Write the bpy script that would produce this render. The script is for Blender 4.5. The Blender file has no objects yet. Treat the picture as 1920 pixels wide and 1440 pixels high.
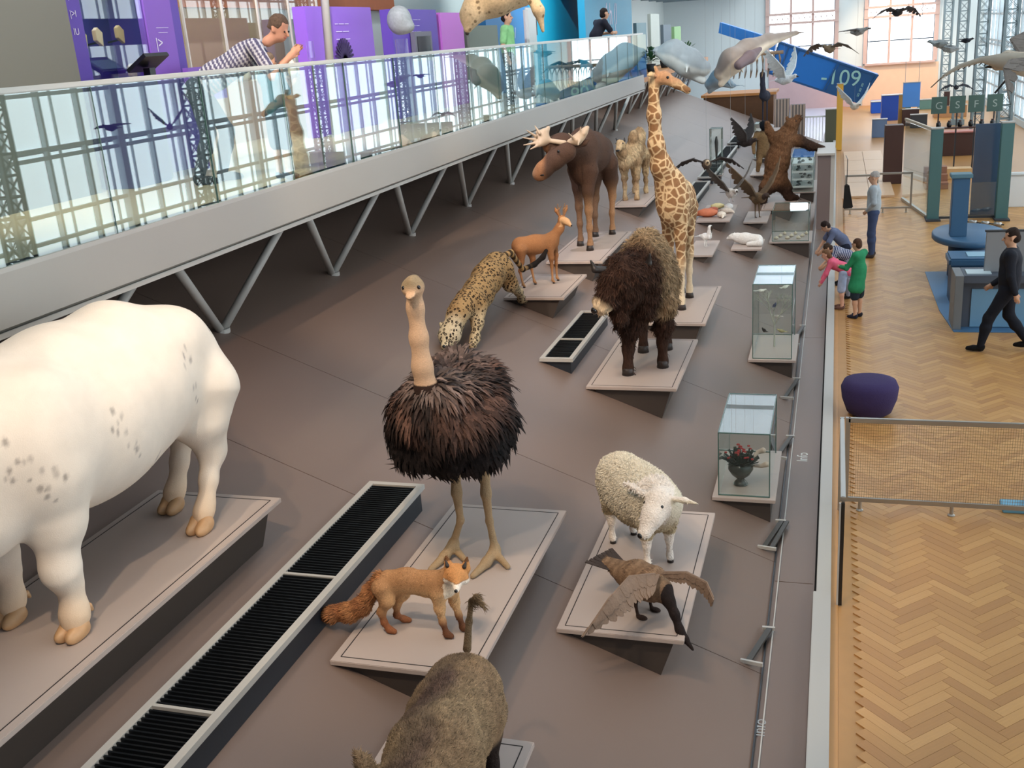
import bpy, math, random
import numpy as np
from mathutils import Vector, Matrix
random.seed(7); RNG=np.random.default_rng(7)
S=bpy.context.scene
COL=S.collection
# ------------------------------------------------------------------ camera
F=1946.5; YAW,PIT,ROL=[math.radians(a) for a in (17.85,18.28,-4.22)]; CH=4.76
_cy,_sy,_cp,_sp=math.cos(YAW),math.sin(YAW),math.cos(PIT),math.sin(PIT)
FW=np.array([-_sy*_cp,_cy*_cp,-_sp]); _r0=np.array([_cy,_sy,0.]); _u0=np.cross(_r0,FW)
RT=math.cos(ROL)*_r0+math.sin(ROL)*_u0; UP=-math.sin(ROL)*_r0+math.cos(ROL)*_u0
CC=np.array([0.,0.,CH])
cam=bpy.data.cameras.new('camera'); co=bpy.data.objects.new('camera',cam); COL.objects.link(co)
cam.sensor_width=36; cam.lens=F/1920*36; cam.clip_start=.05; cam.clip_end=300
M=Matrix(((RT[0],UP[0],-FW[0],0),(RT[1],UP[1],-FW[1],0),(RT[2],UP[2],-FW[2],CH),(0,0,0,1)))
co.matrix_world=M; S.camera=co
# ------------------------------------------------------------------ world, lights, exposure
S.view_settings.view_transform='Standard'; S.view_settings.look='None'; S.view_settings.gamma=1
S.view_settings.use_curve_mapping=False; S.view_settings.exposure=-0.45
w=bpy.data.worlds.new('world'); S.world=w; w.use_nodes=True
w.node_tree.nodes['Background'].inputs[0].default_value=(.62,.76,1,1)
w.node_tree.nodes['Background'].inputs[1].default_value=.2
def area(name,loc,rot,sx,sy,power,col):
    l=bpy.data.lights.new(name,'AREA'); l.shape='RECTANGLE'; l.size=sx; l.size_y=sy; l.energy=power; l.color=col
    o=bpy.data.objects.new(name,l); o.location=loc; o.rotation_euler=rot; COL.objects.link(o); return o
def spot(name,loc,target,power,col,ang=60,blend=.5,rad=.06):
    l=bpy.data.lights.new(name,'SPOT'); l.energy=power; l.color=col; l.spot_size=math.radians(ang); l.spot_blend=blend; l.shadow_soft_size=rad
    o=bpy.data.objects.new(name,l); o.location=loc
    o.rotation_euler=(Vector(target)-Vector(loc)).to_track_quat('-Z','Y').to_euler(); COL.objects.link(o); return o
area('skylight',(-1,26,10.2),(0,0,0),7,62,330,(.70,.84,1))
spot('wash_lamp',(-1.5,4.0,8.4),(-5.6,11.0,2.2),1000,(1,.55,.34),62,.8,.2)
area('window_daylight',(6.7,24,4.6),(0,math.radians(90),0),7,56,330,(.86,.93,1))
WARM=(1,.76,.54)
spot('track_spot',(-1.2,1.0,8.2),(-4.2,4.7,2.4),980,WARM,34,.5)
spot('track_spot',(-2.2,1.0,8.2),(-2.6,5.6,1.4),798,WARM,38,.6)
spot('track_spot',(-3.4,3.0,8.2),(-2.5,6.4,1.6),722,WARM,38,.6)
spot('track_spot',(-2.4,3.2,8.2),(-1.4,7.4,.9),817,WARM,34,.6)
spot('track_spot',(-3.4,6.5,8.2),(-.9,9.9,.6),627,WARM,32,.6)
spot('track_spot',(-3.0,5.6,8.2),(-4.3,11.8,1.8),1330,WARM,36,.6)
spot('track_spot',(-3.6,8.0,8.2),(-2.0,11.8,1.6),798,WARM,32,.6)
spot('track_spot',(-1.2,9.0,8.2),(-2.1,14.6,2.4),1425,WARM,36,.6)
spot('track_spot',(-2.6,9.5,8.2),(-3.8,15.0,2.6),1235,WARM,36,.6)
spot('track_spot',(-2.6,17.0,8.2),(-2.6,22.0,1.4),950,WARM,44,.6)
spot('track_spot',(-1.0,21.0,8.2),(-1.1,26.4,1.6),950,WARM,36,.6)
spot('end_wall_lamp',(2.5,57.0,8.2),(2.8,62,2.2),2600,(1,.66,.40),60,.8)
area('far_left_fill',(-5,48,6.0),(0,0,0),4,22,420,(.9,.97,1))  # added fill that brightens the far left, no fitting stands for it
area('showcase_light',(-7.5,9.8,5.6),(0,0,0),.5,.9,14,(.85,.9,1))
area('vitrine_light',(-8.6,14.0,5.7),(0,0,0),.3,5.6,60,(1,.85,.65))
area('end_hall_fill',(1,52,9.6),(math.radians(35),0,0),9,6,900,(.92,.97,1))  # extra fill added to lift the dark end wall
spot('gallery_fill',(-6.2,6.0,8.4),(-6.6,9.5,3.8),1500,(1,.93,.82),80,.8)  # these three spots are added fill to brighten the gallery behind the glass
spot('gallery_fill',(-5.8,12.0,8.4),(-7.0,16,4.0),2200,(.95,.9,1),90,.8)
spot('gallery_fill',(-5.8,24.0,8.4),(-7.2,30,4.2),2600,(.9,.97,1),90,.8)

# ------------------------------------------------------------------ projection helpers: a pixel ray met with a real plane
def ray(x,y): return FW+RT*(x-960)/F-UP*(y-720)/F
def pl(x,y,p,n):
    d=ray(x,y);p=np.array(p,float);n=np.array(n,float);return CC+d*((p-CC)@n)/(d@n)
def onz(x,y,z): return pl(x,y,(0,0,z),(0,0,1))
def onx(x,y,X): return pl(x,y,(X,0,0),(1,0,0))
def ony(x,y,Y): return pl(x,y,(0,Y,0),(0,1,0))
RS=.40
def rz(x): return .03+RS*(-.4-x) if x<-.4 else .03
def onr(x,y): return pl(x,y,(-.4,0,.03),(RS,0,1))

# ------------------------------------------------------------------ materials
def lin(c):
    r=[]
    for v in c[:3]:
        v=v/255.; r.append(v/12.92 if v<=.04045 else ((v+.055)/1.055)**2.4)
    return (*r,1)
MC={}
def mat(name,c=(200,200,200),rough=.6,metal=0,noise=0,nscale=8,bump=0,bscale=60,spec=.5,emit=0,trans=0,alpha=1):
    if name in MC: return MC[name]
    m=bpy.data.materials.new(name); m.use_nodes=True; nt=m.node_tree; b=nt.nodes['Principled BSDF']
    b.inputs['Base Color'].default_value=lin(c); b.inputs['Roughness'].default_value=rough; b.inputs['Metallic'].default_value=metal
    b.inputs['Specular IOR Level'].default_value=spec
    tc=None
    if noise or bump:
        tc=nt.nodes.new('ShaderNodeTexCoord')
    if noise:
        n=nt.nodes.new('ShaderNodeTexNoise'); n.inputs['Scale'].default_value=nscale; n.inputs['Detail'].default_value=5
        nt.links.new(tc.outputs['Object'],n.inputs['Vector'])
        mr=nt.nodes.new('ShaderNodeMapRange'); mr.inputs[3].default_value=1-noise; mr.inputs[4].default_value=1+noise
        nt.links.new(n.outputs['Fac'],mr.inputs[0])
        h=nt.nodes.new('ShaderNodeHueSaturation'); h.inputs['Color'].default_value=lin(c)
        nt.links.new(mr.outputs[0],h.inputs['Value']); nt.links.new(h.outputs[0],b.inputs['Base Color'])
    if bump:
        n=nt.nodes.new('ShaderNodeTexNoise'); n.inputs['Scale'].default_value=bscale; n.inputs['Detail'].default_value=4
        nt.links.new(tc.outputs['Object'],n.inputs['Vector'])
        bp=nt.nodes.new('ShaderNodeBump'); bp.inputs['Strength'].default_value=bump; bp.inputs['Distance'].default_value=.02
        nt.links.new(n.outputs['Fac'],bp.inputs['Height']); nt.links.new(bp.outputs[0],b.inputs['Normal'])
    if emit:
        b.inputs['Emission Color'].default_value=lin(c); b.inputs['Emission Strength'].default_value=emit
    MC[name]=m; return m
def glassmat(name,tint=(225,240,238),ior=1.5,rough=0.0):
    if name in MC: return MC[name]
    m=bpy.data.materials.new(name); m.use_nodes=True; nt=m.node_tree; nt.nodes.clear()
    o=nt.nodes.new('ShaderNodeOutputMaterial'); mx=nt.nodes.new('ShaderNodeMixShader')
    t=nt.nodes.new('ShaderNodeBsdfTransparent'); t.inputs[0].default_value=lin(tint)
    g=nt.nodes.new('ShaderNodeBsdfGlossy'); g.inputs['Roughness'].default_value=rough; g.inputs[0].default_value=(.95,1,1,1)
    f=nt.nodes.new('ShaderNodeFresnel'); ge=nt.nodes.new('ShaderNodeNewGeometry'); mi=nt.nodes.new('ShaderNodeMix'); mi.inputs[2].default_value=ior; mi.inputs[3].default_value=1/ior
    nt.links.new(ge.outputs['Backfacing'],mi.inputs[0]); nt.links.new(mi.outputs[0],f.inputs[0])
    nt.links.new(f.outputs[0],mx.inputs[0]); nt.links.new(t.outputs[0],mx.inputs[1]); nt.links.new(g.outputs[0],mx.inputs[2]); nt.links.new(mx.outputs[0],o.inputs[0])
    MC[name]=m; return m
def furmat(name,rough=.85,noise=.25,nscale=30,stretch=(1,1,1),bump=.4,bscale=120,pattern=None,attr='Col'):
    """colour comes from the coat map stored on the mesh; noise gives hair variation"""
    if name in MC: return MC[name]
    m=bpy.data.materials.new(name); m.use_nodes=True; nt=m.node_tree; b=nt.nodes['Principled BSDF']; N=nt.nodes.new; Lk=nt.links.new
    b.inputs['Roughness'].default_value=rough; b.inputs['Specular IOR Level'].default_value=.2
    at=N('ShaderNodeAttribute'); at.attribute_name=attr
    tc=N('ShaderNodeTexCoord'); mp=N('ShaderNodeMapping'); mp.inputs['Scale'].default_value=stretch; Lk(tc.outputs['Object'],mp.inputs[0])
    n=N('ShaderNodeTexNoise'); n.inputs['Scale'].default_value=nscale; n.inputs['Detail'].default_value=6; Lk(mp.outputs[0],n.inputs['Vector'])
    mr=N('ShaderNodeMapRange'); mr.inputs[1].default_value=.25; mr.inputs[2].default_value=.75; mr.inputs[3].default_value=1-noise; mr.inputs[4].default_value=1+noise; Lk(n.outputs['Fac'],mr.inputs[0])
    col=at.outputs['Color']
    if pattern:
        v=N('ShaderNodeTexVoronoi'); 
        if pattern=='giraffe':
            v.feature='DISTANCE_TO_EDGE'; v.inputs['Scale'].default_value=9.5; rmp=(.035,.075)
        elif pattern=='leopard':
            v.feature='F1'; v.inputs['Scale'].default_value=27; rmp=None
        else:
            v.feature='F1'; v.inputs['Scale'].default_value=14; rmp=None
        ns=N('ShaderNodeTexNoise'); ns.inputs['Scale'].default_value=6; Lk(tc.outputs['Object'],ns.inputs['Vector'])
        ad=N('ShaderNodeVectorMath'); ad.operation='MULTIPLY_ADD'; ad.inputs[1].default_value=(.05,.05,.05); Lk(ns.outputs['Color'],ad.inputs[0]); Lk(tc.outputs['Object'],ad.inputs[2]); Lk(ad.outputs[0],v.inputs['Vector'])
        cr=N('ShaderNodeValToRGB'); e=cr.color_ramp.elements
        if pattern=='giraffe':
            e[0].position=.04; e[0].color=(0,0,0,1); e[1].position=.13; e[1].color=(1,1,1,1); spotc=(140,104,72)
        elif pattern=='leopard':
            e[0].position=.13; e[0].color=(.35,.35,.35,1); e[1].position=.2; e[1].color=(1,1,1,1)
            x=e.new(.36); x.color=(1,1,1,1); x=e.new(.47); x.color=(0,0,0,1); spotc=(34,24,17)
        else:
            e[0].position=.2; e[0].color=(1,1,1,1); e[1].position=.34; e[1].color=(0,0,0,1); spotc=(92,74,52)
        Lk(v.outputs['Distance'],cr.inputs[0])
        am=N('ShaderNodeAttribute'); am.attribute_name='mask'
        mu=N('ShaderNodeMath'); mu.operation='MULTIPLY'; Lk(cr.outputs[0],mu.inputs[0]); Lk(am.outputs['Fac'],mu.inputs[1])
        mx=N('ShaderNodeMixRGB'); Lk(mu.outputs[0],mx.inputs[0]); Lk(col,mx.inputs[1]); mx.inputs[2].default_value=lin(spotc); col=mx.outputs[0]
    h=N('ShaderNodeHueSaturation'); Lk(col,h.inputs['Color']); Lk(mr.outputs[0],h.inputs['Value']); Lk(h.outputs[0],b.inputs['Base Color'])
    if bump:
        n2=N('ShaderNodeTexNoise'); n2.inputs['Scale'].default_value=bscale; n2.inputs['Detail'].default_value=5; Lk(mp.outputs[0],n2.inputs['Vector'])
        bp=N('ShaderNodeBump'); bp.inputs['Strength'].default_value=bump; bp.inputs['Distance'].default_value=.02; Lk(n2.outputs['Fac'],bp.inputs['Height']); Lk(bp.outputs[0],b.inputs['Normal'])
    MC[name]=m; return m

# ------------------------------------------------------------------ object helpers
def tag(o,label=None,cat=None,group=None,kind=None):
    if label: o['label']=label
    if cat: o['category']=cat
    if group: o['group']=group
    if kind: o['kind']=kind
    return o
def thing(name,label,cat,loc=(0,0,0),rot=0,group=None):
    o=bpy.data.objects.new(name,None); COL.objects.link(o); o.location=loc; o.rotation_euler=(0,0,rot); o.empty_display_size=.1
    return tag(o,label,cat,group)
class MB:
    def __init__(s): s.v=[]; s.f=[]
    def add(s,vs,fs):
        n=len(s.v); s.v+= [tuple(v) for v in vs]; s.f+=[tuple(i+n for i in f) for f in fs]; return s
    def box(s,x0,x1,y0,y1,z0,z1):
        return s.add([(x0,y0,z0),(x1,y0,z0),(x1,y1,z0),(x0,y1,z0),(x0,y0,z1),(x1,y0,z1),(x1,y1,z1),(x0,y1,z1)],[(0,3,2,1),(4,5,6,7),(0,1,5,4),(1,2,6,5),(2,3,7,6),(3,0,4,7)])
    def cbox(s,c,d): return s.box(c[0]-d[0]/2,c[0]+d[0]/2,c[1]-d[1]/2,c[1]+d[1]/2,c[2]-d[2]/2,c[2]+d[2]/2)
    def obox(s,a,b,w,h,up=(0,0,1)):
        a=Vector(a);b=Vector(b);d=(b-a).normalized(); u=Vector(up); sd=d.cross(u)
        if sd.length<1e-4: sd=d.cross(Vector((1,0,0)))
        sd.normalize(); u=sd.cross(d).normalized(); vs=[]
        for p in (a,b):
            for i,j in ((-1,-1),(1,-1),(1,1),(-1,1)): vs.append(p+sd*i*w/2+u*j*h/2)
        return s.add(vs,[(0,3,2,1),(4,5,6,7),(0,1,5,4),(1,2,6,5),(2,3,7,6),(3,0,4,7)])
    def tube(s,pts,r,n=8,cap=True):
        pts=[Vector(p) for p in pts]; rs=r if isinstance(r,(list,tuple)) else [r]*len(pts); vs=[]
        up=Vector((0,0,1)); 
        for i,p in enumerate(pts):
            d=(pts[min(i+1,len(pts)-1)]-pts[max(i-1,0)]).normalized(); a=d.cross(up)
            if a.length<.05: a=d.cross(Vector((1,0,0)))
            a.normalize(); b=a.cross(d)
            for k in range(n):
                t=2*math.pi*k/n; vs.append(p+(a*math.cos(t)+b*math.sin(t))*rs[i])
        fs=[]
        for i in range(len(pts)-1):
            for k in range(n): fs.append((i*n+k,i*n+(k+1)%n,(i+1)*n+(k+1)%n,(i+1)*n+k))
        if cap: fs.append(tuple(range(n))[::-1]); fs.append(tuple((len(pts)-1)*n+k for k in range(n)))
        return s.add(vs,fs)
    def prism(s,poly,ax,t0,t1):
        """poly of 2-D points extruded on axis ax from t0 to t1"""
        n=len(poly); vs=[]
        for t in (t0,t1):
            for a,b in poly: vs.append({'x':(t,a,b),'y':(a,t,b),'z':(a,b,t)}[ax])
        fs=[tuple(range(n))[::-1],tuple(range(n,2*n))]+[(i,(i+1)%n,n+(i+1)%n,n+i) for i in range(n)]
        return s.add(vs,fs)
    def lathe(s,prof,c=(0,0,0),n=24,sx=1,sy=1):
        vs=[];fs=[];m=len(prof)
        for r,z in prof:
            for k in range(n):
                t=2*math.pi*k/n; vs.append((c[0]+r*sx*math.cos(t),c[1]+r*sy*math.sin(t),c[2]+z))
        for i in range(m-1):
            for k in range(n): fs.append((i*n+k,i*n+(k+1)%n,(i+1)*n+(k+1)%n,(i+1)*n+k))
        fs.append(tuple(range(n))[::-1]); fs.append(tuple((m-1)*n+k for k in range(n)))
        return s.add(vs,fs)
    def mesh(s,name,m,smooth=False,bevel=0):
        me=bpy.data.meshes.new(name); me.from_pydata(s.v,[],s.f); me.update()
        if m: me.materials.append(m)
        if bevel:
            import bmesh
            bm=bmesh.new(); bm.from_mesh(me); bmesh.ops.recalc_face_normals(bm,faces=bm.faces)
            es=[e for e in bm.edges if len(e.link_faces)==2 and e.calc_face_angle(0)>.5]
            bmesh.ops.bevel(bm,geom=es,offset=bevel,segments=2,affect='EDGES',clamp_overlap=True); bm.to_mesh(me); bm.free()
        if smooth: me.shade_smooth() if hasattr(me,'shade_smooth') else [setattr(p,'use_smooth',True) for p in me.polygons]
        return me
    def obj(s,name,m,parent=None,smooth=False,bevel=0,kind=None):
        o=bpy.data.objects.new(name,s.mesh(name,m,smooth,bevel)); COL.objects.link(o)
        if parent: o.parent=parent
        if kind: o['kind']=kind
        return o
def inst(name,me,parent=None,loc=(0,0,0),rot=(0,0,0)):
    o=bpy.data.objects.new(name,me); COL.objects.link(o); o.location=loc; o.rotation_euler=rot
    if parent: o.parent=parent
    return o
def text(name,body,size,m,parent,loc,rot,ext=.001,align='CENTER'):
    c=bpy.data.curves.new(name,'FONT'); c.body=body; c.size=size; c.extrude=ext; c.align_x=align
    o=bpy.data.objects.new(name,c); COL.objects.link(o); me=bpy.data.meshes.new_from_object(o); bpy.data.objects.remove(o)
    me.materials.clear(); me.materials.append(m)
    q=bpy.data.objects.new(name,me); COL.objects.link(q); q.location=loc; q.rotation_euler=rot; q.parent=parent
    return q

# ------------------------------------------------------------------ organic surfaces: signed distance field + surface nets
class SDF:
    def __init__(s): s.p=[]; s.cuts=[]
    def c(s,pts,k=.04,lat=1.0):
        for (a,ra),(b,rb) in zip(pts[:-1],pts[1:]): s.p.append(('c',np.array(a,float),ra,np.array(b,float),rb,k,lat))
        return s
    def e(s,c,r,rot=(0,0,0),k=.04):
        from mathutils import Euler
        R=np.array(Euler([math.radians(a) for a in rot]).to_matrix()); s.p.append(('e',np.array(c,float),np.array(r,float),R,k)); return s
    def cut(s,p,n): s.cuts.append((np.array(p,float),np.array(n,float)/np.linalg.norm(n))); return s
    def bounds(s):
        lo=np.full(3,1e9);hi=-lo
        for q in s.p:
            if q[0]=='c':
                for a,r in ((q[1],q[2]),(q[3],q[4])): lo=np.minimum(lo,a-r*max(1,q[6]));hi=np.maximum(hi,a+r*max(1,q[6]))
            else: r=q[2].max(); lo=np.minimum(lo,q[1]-r);hi=np.maximum(hi,q[1]+r)
        return lo,hi
    def ev(s,P):
        D=None
        for q in s.p:
            if q[0]=='c':
                _,a,ra,b,rb,k,lat=q; X=P
                if lat!=1.0:
                    ym=(a[1]+b[1])/2; X=P.copy(); X[...,1]=ym+(P[...,1]-ym)/lat; a=a.copy();b=b.copy(); a[1]=ym+(a[1]-ym)/lat;b[1]=ym+(b[1]-ym)/lat
                ba=b-a; L=float(ba@ba)+1e-12; pa=X-a; h=np.clip((pa@ba)/L,0,1)
                d=np.sqrt(((pa-h[...,None]*ba)**2).sum(-1))-(ra+(rb-ra)*h)
                if lat<1: d=d*(.5+.5*lat)
            else:
                _,c,r,R,k=q; X=(P-c)@R; k0=np.sqrt(((X/r)**2).sum(-1)); k1=np.sqrt(((X/(r*r))**2).sum(-1))+1e-9; d=k0*(k0-1)/k1
                d=np.where(k0<1e-6,-r.min(),d)
            if D is None: D=d
            else:
                h=np.maximum(k-np.abs(D-d),0)/max(k,1e-6); D=np.minimum(D,d)-h*h*k*.25
        for p,n in s.cuts: D=np.maximum(D,(P-p)@n)
        return D
    def grid(s,h,disp=None):
        lo,hi=s.bounds(); pd=3*h+min(.06,max(q[5] if q[0]=='c' else q[4] for q in s.p)*.3); lo=lo-pd; hi=hi+pd; n=np.ceil((hi-lo)/h).astype(int)+1
        ax=[(lo[i]+h*np.arange(n[i])).astype(np.float32) for i in range(3)]
        P=np.stack(np.meshgrid(*ax,indexing='ij'),-1).astype(np.float32)
        V=s.ev(P)
        if disp is not None: V=V-disp(P)
        return surfnet(V,lo,h)
def surfnet(V,lo,h):
    Sg=V<0; nx,ny,nz=V.shape
    c=np.zeros((nx-1,ny-1,nz-1),np.int8)
    for i in (0,1):
        for j in (0,1):
            for k in (0,1): c+=Sg[i:nx-1+i,j:ny-1+j,k:nz-1+k]
    act=(c>0)&(c<8); I=np.argwhere(act); idx=-np.ones(act.shape,np.int64); idx[act]=np.arange(len(I))
    acc=np.zeros((len(I),3)); cnt=np.zeros(len(I))
    C8=[(i,j,k) for i in (0,1) for j in (0,1) for k in (0,1)]
    for a in C8:
        for ax in range(3):
            if a[ax]: continue
            b=list(a); b[ax]=1
            va=V[I[:,0]+a[0],I[:,1]+a[1],I[:,2]+a[2]]; vb=V[I[:,0]+b[0],I[:,1]+b[1],I[:,2]+b[2]]
            x=(va<0)!=(vb<0); t=np.where(x,va/np.where(x,va-vb,1),0)
            p=np.tile(np.array(a,float),(len(I),1)); p[:,ax]+=t; acc+=p*x[:,None]; cnt+=x
    v=lo+h*(I+acc/cnt[:,None]); Q=[]
    for ax in range(3):
        sl0=[slice(None)]*3; sl1=[slice(None)]*3; sl0[ax]=slice(0,-1); sl1[ax]=slice(1,None)
        A=Sg[tuple(sl0)];B=Sg[tuple(sl1)]; E=np.argwhere(A!=B)
        o=[a for a in range(3) if a!=ax]; E=E[(E[:,o[0]]>0)&(E[:,o[1]]>0)&(E[:,o[0]]<V.shape[o[0]]-1)&(E[:,o[1]]<V.shape[o[1]]-1)]
        def g(d0,d1):
            q=E.copy(); q[:,o[0]]-=d0; q[:,o[1]]-=d1; return idx[q[:,0],q[:,1],q[:,2]]
        q=np.stack([g(1,1),g(0,1),g(0,0),g(1,0)],1); a=A[E[:,0],E[:,1],E[:,2]]
        if ax==1: a=~a
        q[~a]=q[~a][:,::-1]; Q.append(q)
    return v,np.concatenate(Q)
def np_mesh(name,v,f,m,col=None,mask=None,smooth=True):
    me=bpy.data.meshes.new(name); k=f.shape[1]
    me.vertices.add(len(v)); me.vertices.foreach_set('co',np.ascontiguousarray(v,np.float32).ravel())
    me.loops.add(f.size); me.loops.foreach_set('vertex_index',np.ascontiguousarray(f,np.int32).ravel())
    me.polygons.add(len(f)); me.polygons.foreach_set('loop_start',np.arange(0,f.size,k,dtype=np.int32))
    try: me.polygons.foreach_set('loop_total',np.full(len(f),k,np.int32))
    except Exception: pass
    me.update(calc_edges=True); me.validate()
    if col is not None:
        a=me.color_attributes.new('Col','FLOAT_COLOR','POINT'); c=np.ones((len(me.vertices),4),np.float32); c[:,:3]=col[:len(c)]; a.data.foreach_set('color',c.ravel())
    if mask is not None:
        a=me.attributes.new('mask','FLOAT','POINT'); a.data.foreach_set('value',mask.astype(np.float32))
    if smooth: me.polygons.foreach_set('use_smooth',np.ones(len(me.polygons),bool))
    if m: me.materials.append(m)
    return me
def L3(c): return np.array(lin(c)[:3])
def ss(a,b,x): t=np.clip((x-a)/(b-a),0,1); return t*t*(3-2*t)
def mixc(a,b,t): return a*(1-t[:,None])+b*t[:,None]
def wob(amp,fr,seed=0):
    r=np.random.default_rng(seed); K=r.normal(size=(6,3))*fr; ph=r.uniform(0,6.28,6)
    def f(P):
        s=0
        for k,p in zip(K,ph): s=s+np.sin(P@k.astype(np.float32)+np.float32(p))
        return s*amp/3
    return f
class Beast:
    def __init__(s,name,label,cat,loc,head,group=None,scale=1):
        s.root=thing(name,label,cat,tuple(loc),math.radians(head),group); s.loc=np.array(loc,float); a=math.radians(head)
        s.X=np.array([math.cos(a),math.sin(a),0]); s.Y=np.array([-math.sin(a),math.cos(a),0]); s.Z=np.array([0,0,1.]); s.s=SDF()
    def at(s,px,py,l=None,f=None,u=None):
        n,v=(s.Y,l) if l is not None else (s.X,f) if f is not None else (s.Z,u)
        P=pl(px,py,s.loc+n*v,n)-s.loc; return (float(P@s.X),float(P@s.Y),float(P@s.Z))
    def c(s,*pts,k=.04,lat=1.0): s.s.c(list(pts),k,lat); return s
    def e(s,c,r,rot=(0,0,0),k=.04): s.s.e(c,r,rot,k); return s
    def make(s,name,h,m,colfn=None,maskfn=None,disp=None,parent=None,label=None,ground=True):
        if name=='body' and ground: s.s.cut((0,0,.002),(0,0,-1))
        v,f=s.s.grid(h,disp); col=None if colfn is None else colfn(v); mk=None if maskfn is None else maskfn(v)
        me=np_mesh(name,v,f,m,col,mk); o=bpy.data.objects.new(name,me); COL.objects.link(o); o.parent=parent or s.root
        if label: o['label']=label
        s.v,s.f,s.col=v,f,col; s.last=o; s.s=SDF(); return o
    def fur(s,n,L,W,flow,m,lift=.35,region=None,jit=.2,name='coat_hair',colfn=None,seed=1,curl=0):
        r=np.random.default_rng(seed); v,f=s.v,s.f
        a,b,c_,d=[v[f[:,i]] for i in range(4)]; nrm=np.cross(c_-a,d-b); ar=np.linalg.norm(nrm,axis=1); nrm/=ar[:,None]+1e-12
        cen=(a+b+c_+d)/4
        if region is not None: ar=ar*region(cen)
        i=r.choice(len(f),n,p=ar/ar.sum()); w=r.uniform(0,1,(n,2)); base=a[i]*(1-w[:,:1])*(1-w[:,1:])+b[i]*w[:,:1]*(1-w[:,1:])+c_[i]*w[:,:1]*w[:,1:]+d[i]*(1-w[:,:1])*w[:,1:]
        N=nrm[i]; fl=flow(base) if callable(flow) else np.tile(np.array(flow,float),(n,1)); fl=fl+r.normal(0,.25,(n,3)); fl-= (fl*N).sum(1)[:,None]*N; fl/=np.linalg.norm(fl,axis=1)[:,None]+1e-9
        dr=fl+N*lift; dr/=np.linalg.norm(dr,axis=1)[:,None]; sd=np.cross(dr,N); sd/=np.linalg.norm(sd,axis=1)[:,None]+1e-9
        ln=L*r.uniform(.6,1.3,n)[:,None]; base=base-N*.003
        p0=base-sd*W/2;p1=base+sd*W/2; mid=base+dr*ln*.55+N*curl; p2=mid+sd*W*.42;p3=mid-sd*W*.42; tip=mid+dr*ln*.45-N*ln*.12+N*(-curl)
        V=np.stack([p0,p1,p2,p3,tip],1).reshape(-1,3); k=np.arange(n)[:,None]*5
        T=np.concatenate([k+[0,1,2],k+[0,2,3],k+[3,2,4]]); cb=(colfn(base) if colfn else s.col[f[i,0]])*(1+r.normal(0,jit,n))[:,None]; cb=np.clip(cb,0,1)
        me=np_mesh(name,V,T,m,np.repeat(cb,5,0),None,smooth=True); o=bpy.data.objects.new(name,me); COL.objects.link(o); o.parent=s.root; o['kind']='stuff'; return o
def ball(name,c,r,m,parent,label=None,sc=(1,1,1)):
    b=MB(); b.lathe([(r*math.sin(math.pi*i/8)+1e-5,-r*math.cos(math.pi*i/8)) for i in range(9)],(0,0,0),12); o=b.obj(name,m,parent,True); o.location=c; o.scale=sc
    if label: o['label']=label
    return o

# ================================================================== STRUCTURE
m_ramp=mat('ramp_paint',(112,95,85),.42,noise=.05,nscale=1.2,bump=.03,bscale=300,spec=.5)
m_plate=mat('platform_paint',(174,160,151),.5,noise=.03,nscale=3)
m_base=mat('platform_side_shade',(64,55,49),.6)  # wedge sides kept dark: their shade is put into the colour
m_gap=mat('dark_joint',(38,33,31),.8)
m_lgrey=mat('light_grey_paint',(176,174,168),.45)
m_fascia=mat('fascia_paint',(158,154,146),.38,noise=.02,nscale=2)
m_dark=mat('dark_grey_paint',(52,54,58),.7)
m_black=mat('black_metal',(16,17,19),.35,spec=.6)
m_steel=mat('brushed_steel',(172,170,164),.35,metal=.8)
m_white=mat('white_paint',(224,226,224),.6)
m_wallg=mat('pale_blue_grey_wall',(208,216,214),.8)
m_glass=glassmat('balustrade_glass',(236,246,244),1.98)
m_case=glassmat('case_glass',(250,253,252),1.6)
m_edge=mat('glass_edge',(70,100,92),.2,spec=.7)
m_wood=mat('pale_wood',(205,165,112),.45,noise=.1,nscale=5)
m_deck=mat('gallery_floor_wood',(196,178,146),.3,noise=.06,nscale=3)
def structure(name,mb,m,kind='structure',parent=None,bevel=0):
    o=mb.obj(name,m,parent,bevel=bevel); 
    if not parent: o['kind']=kind
    return o
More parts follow.
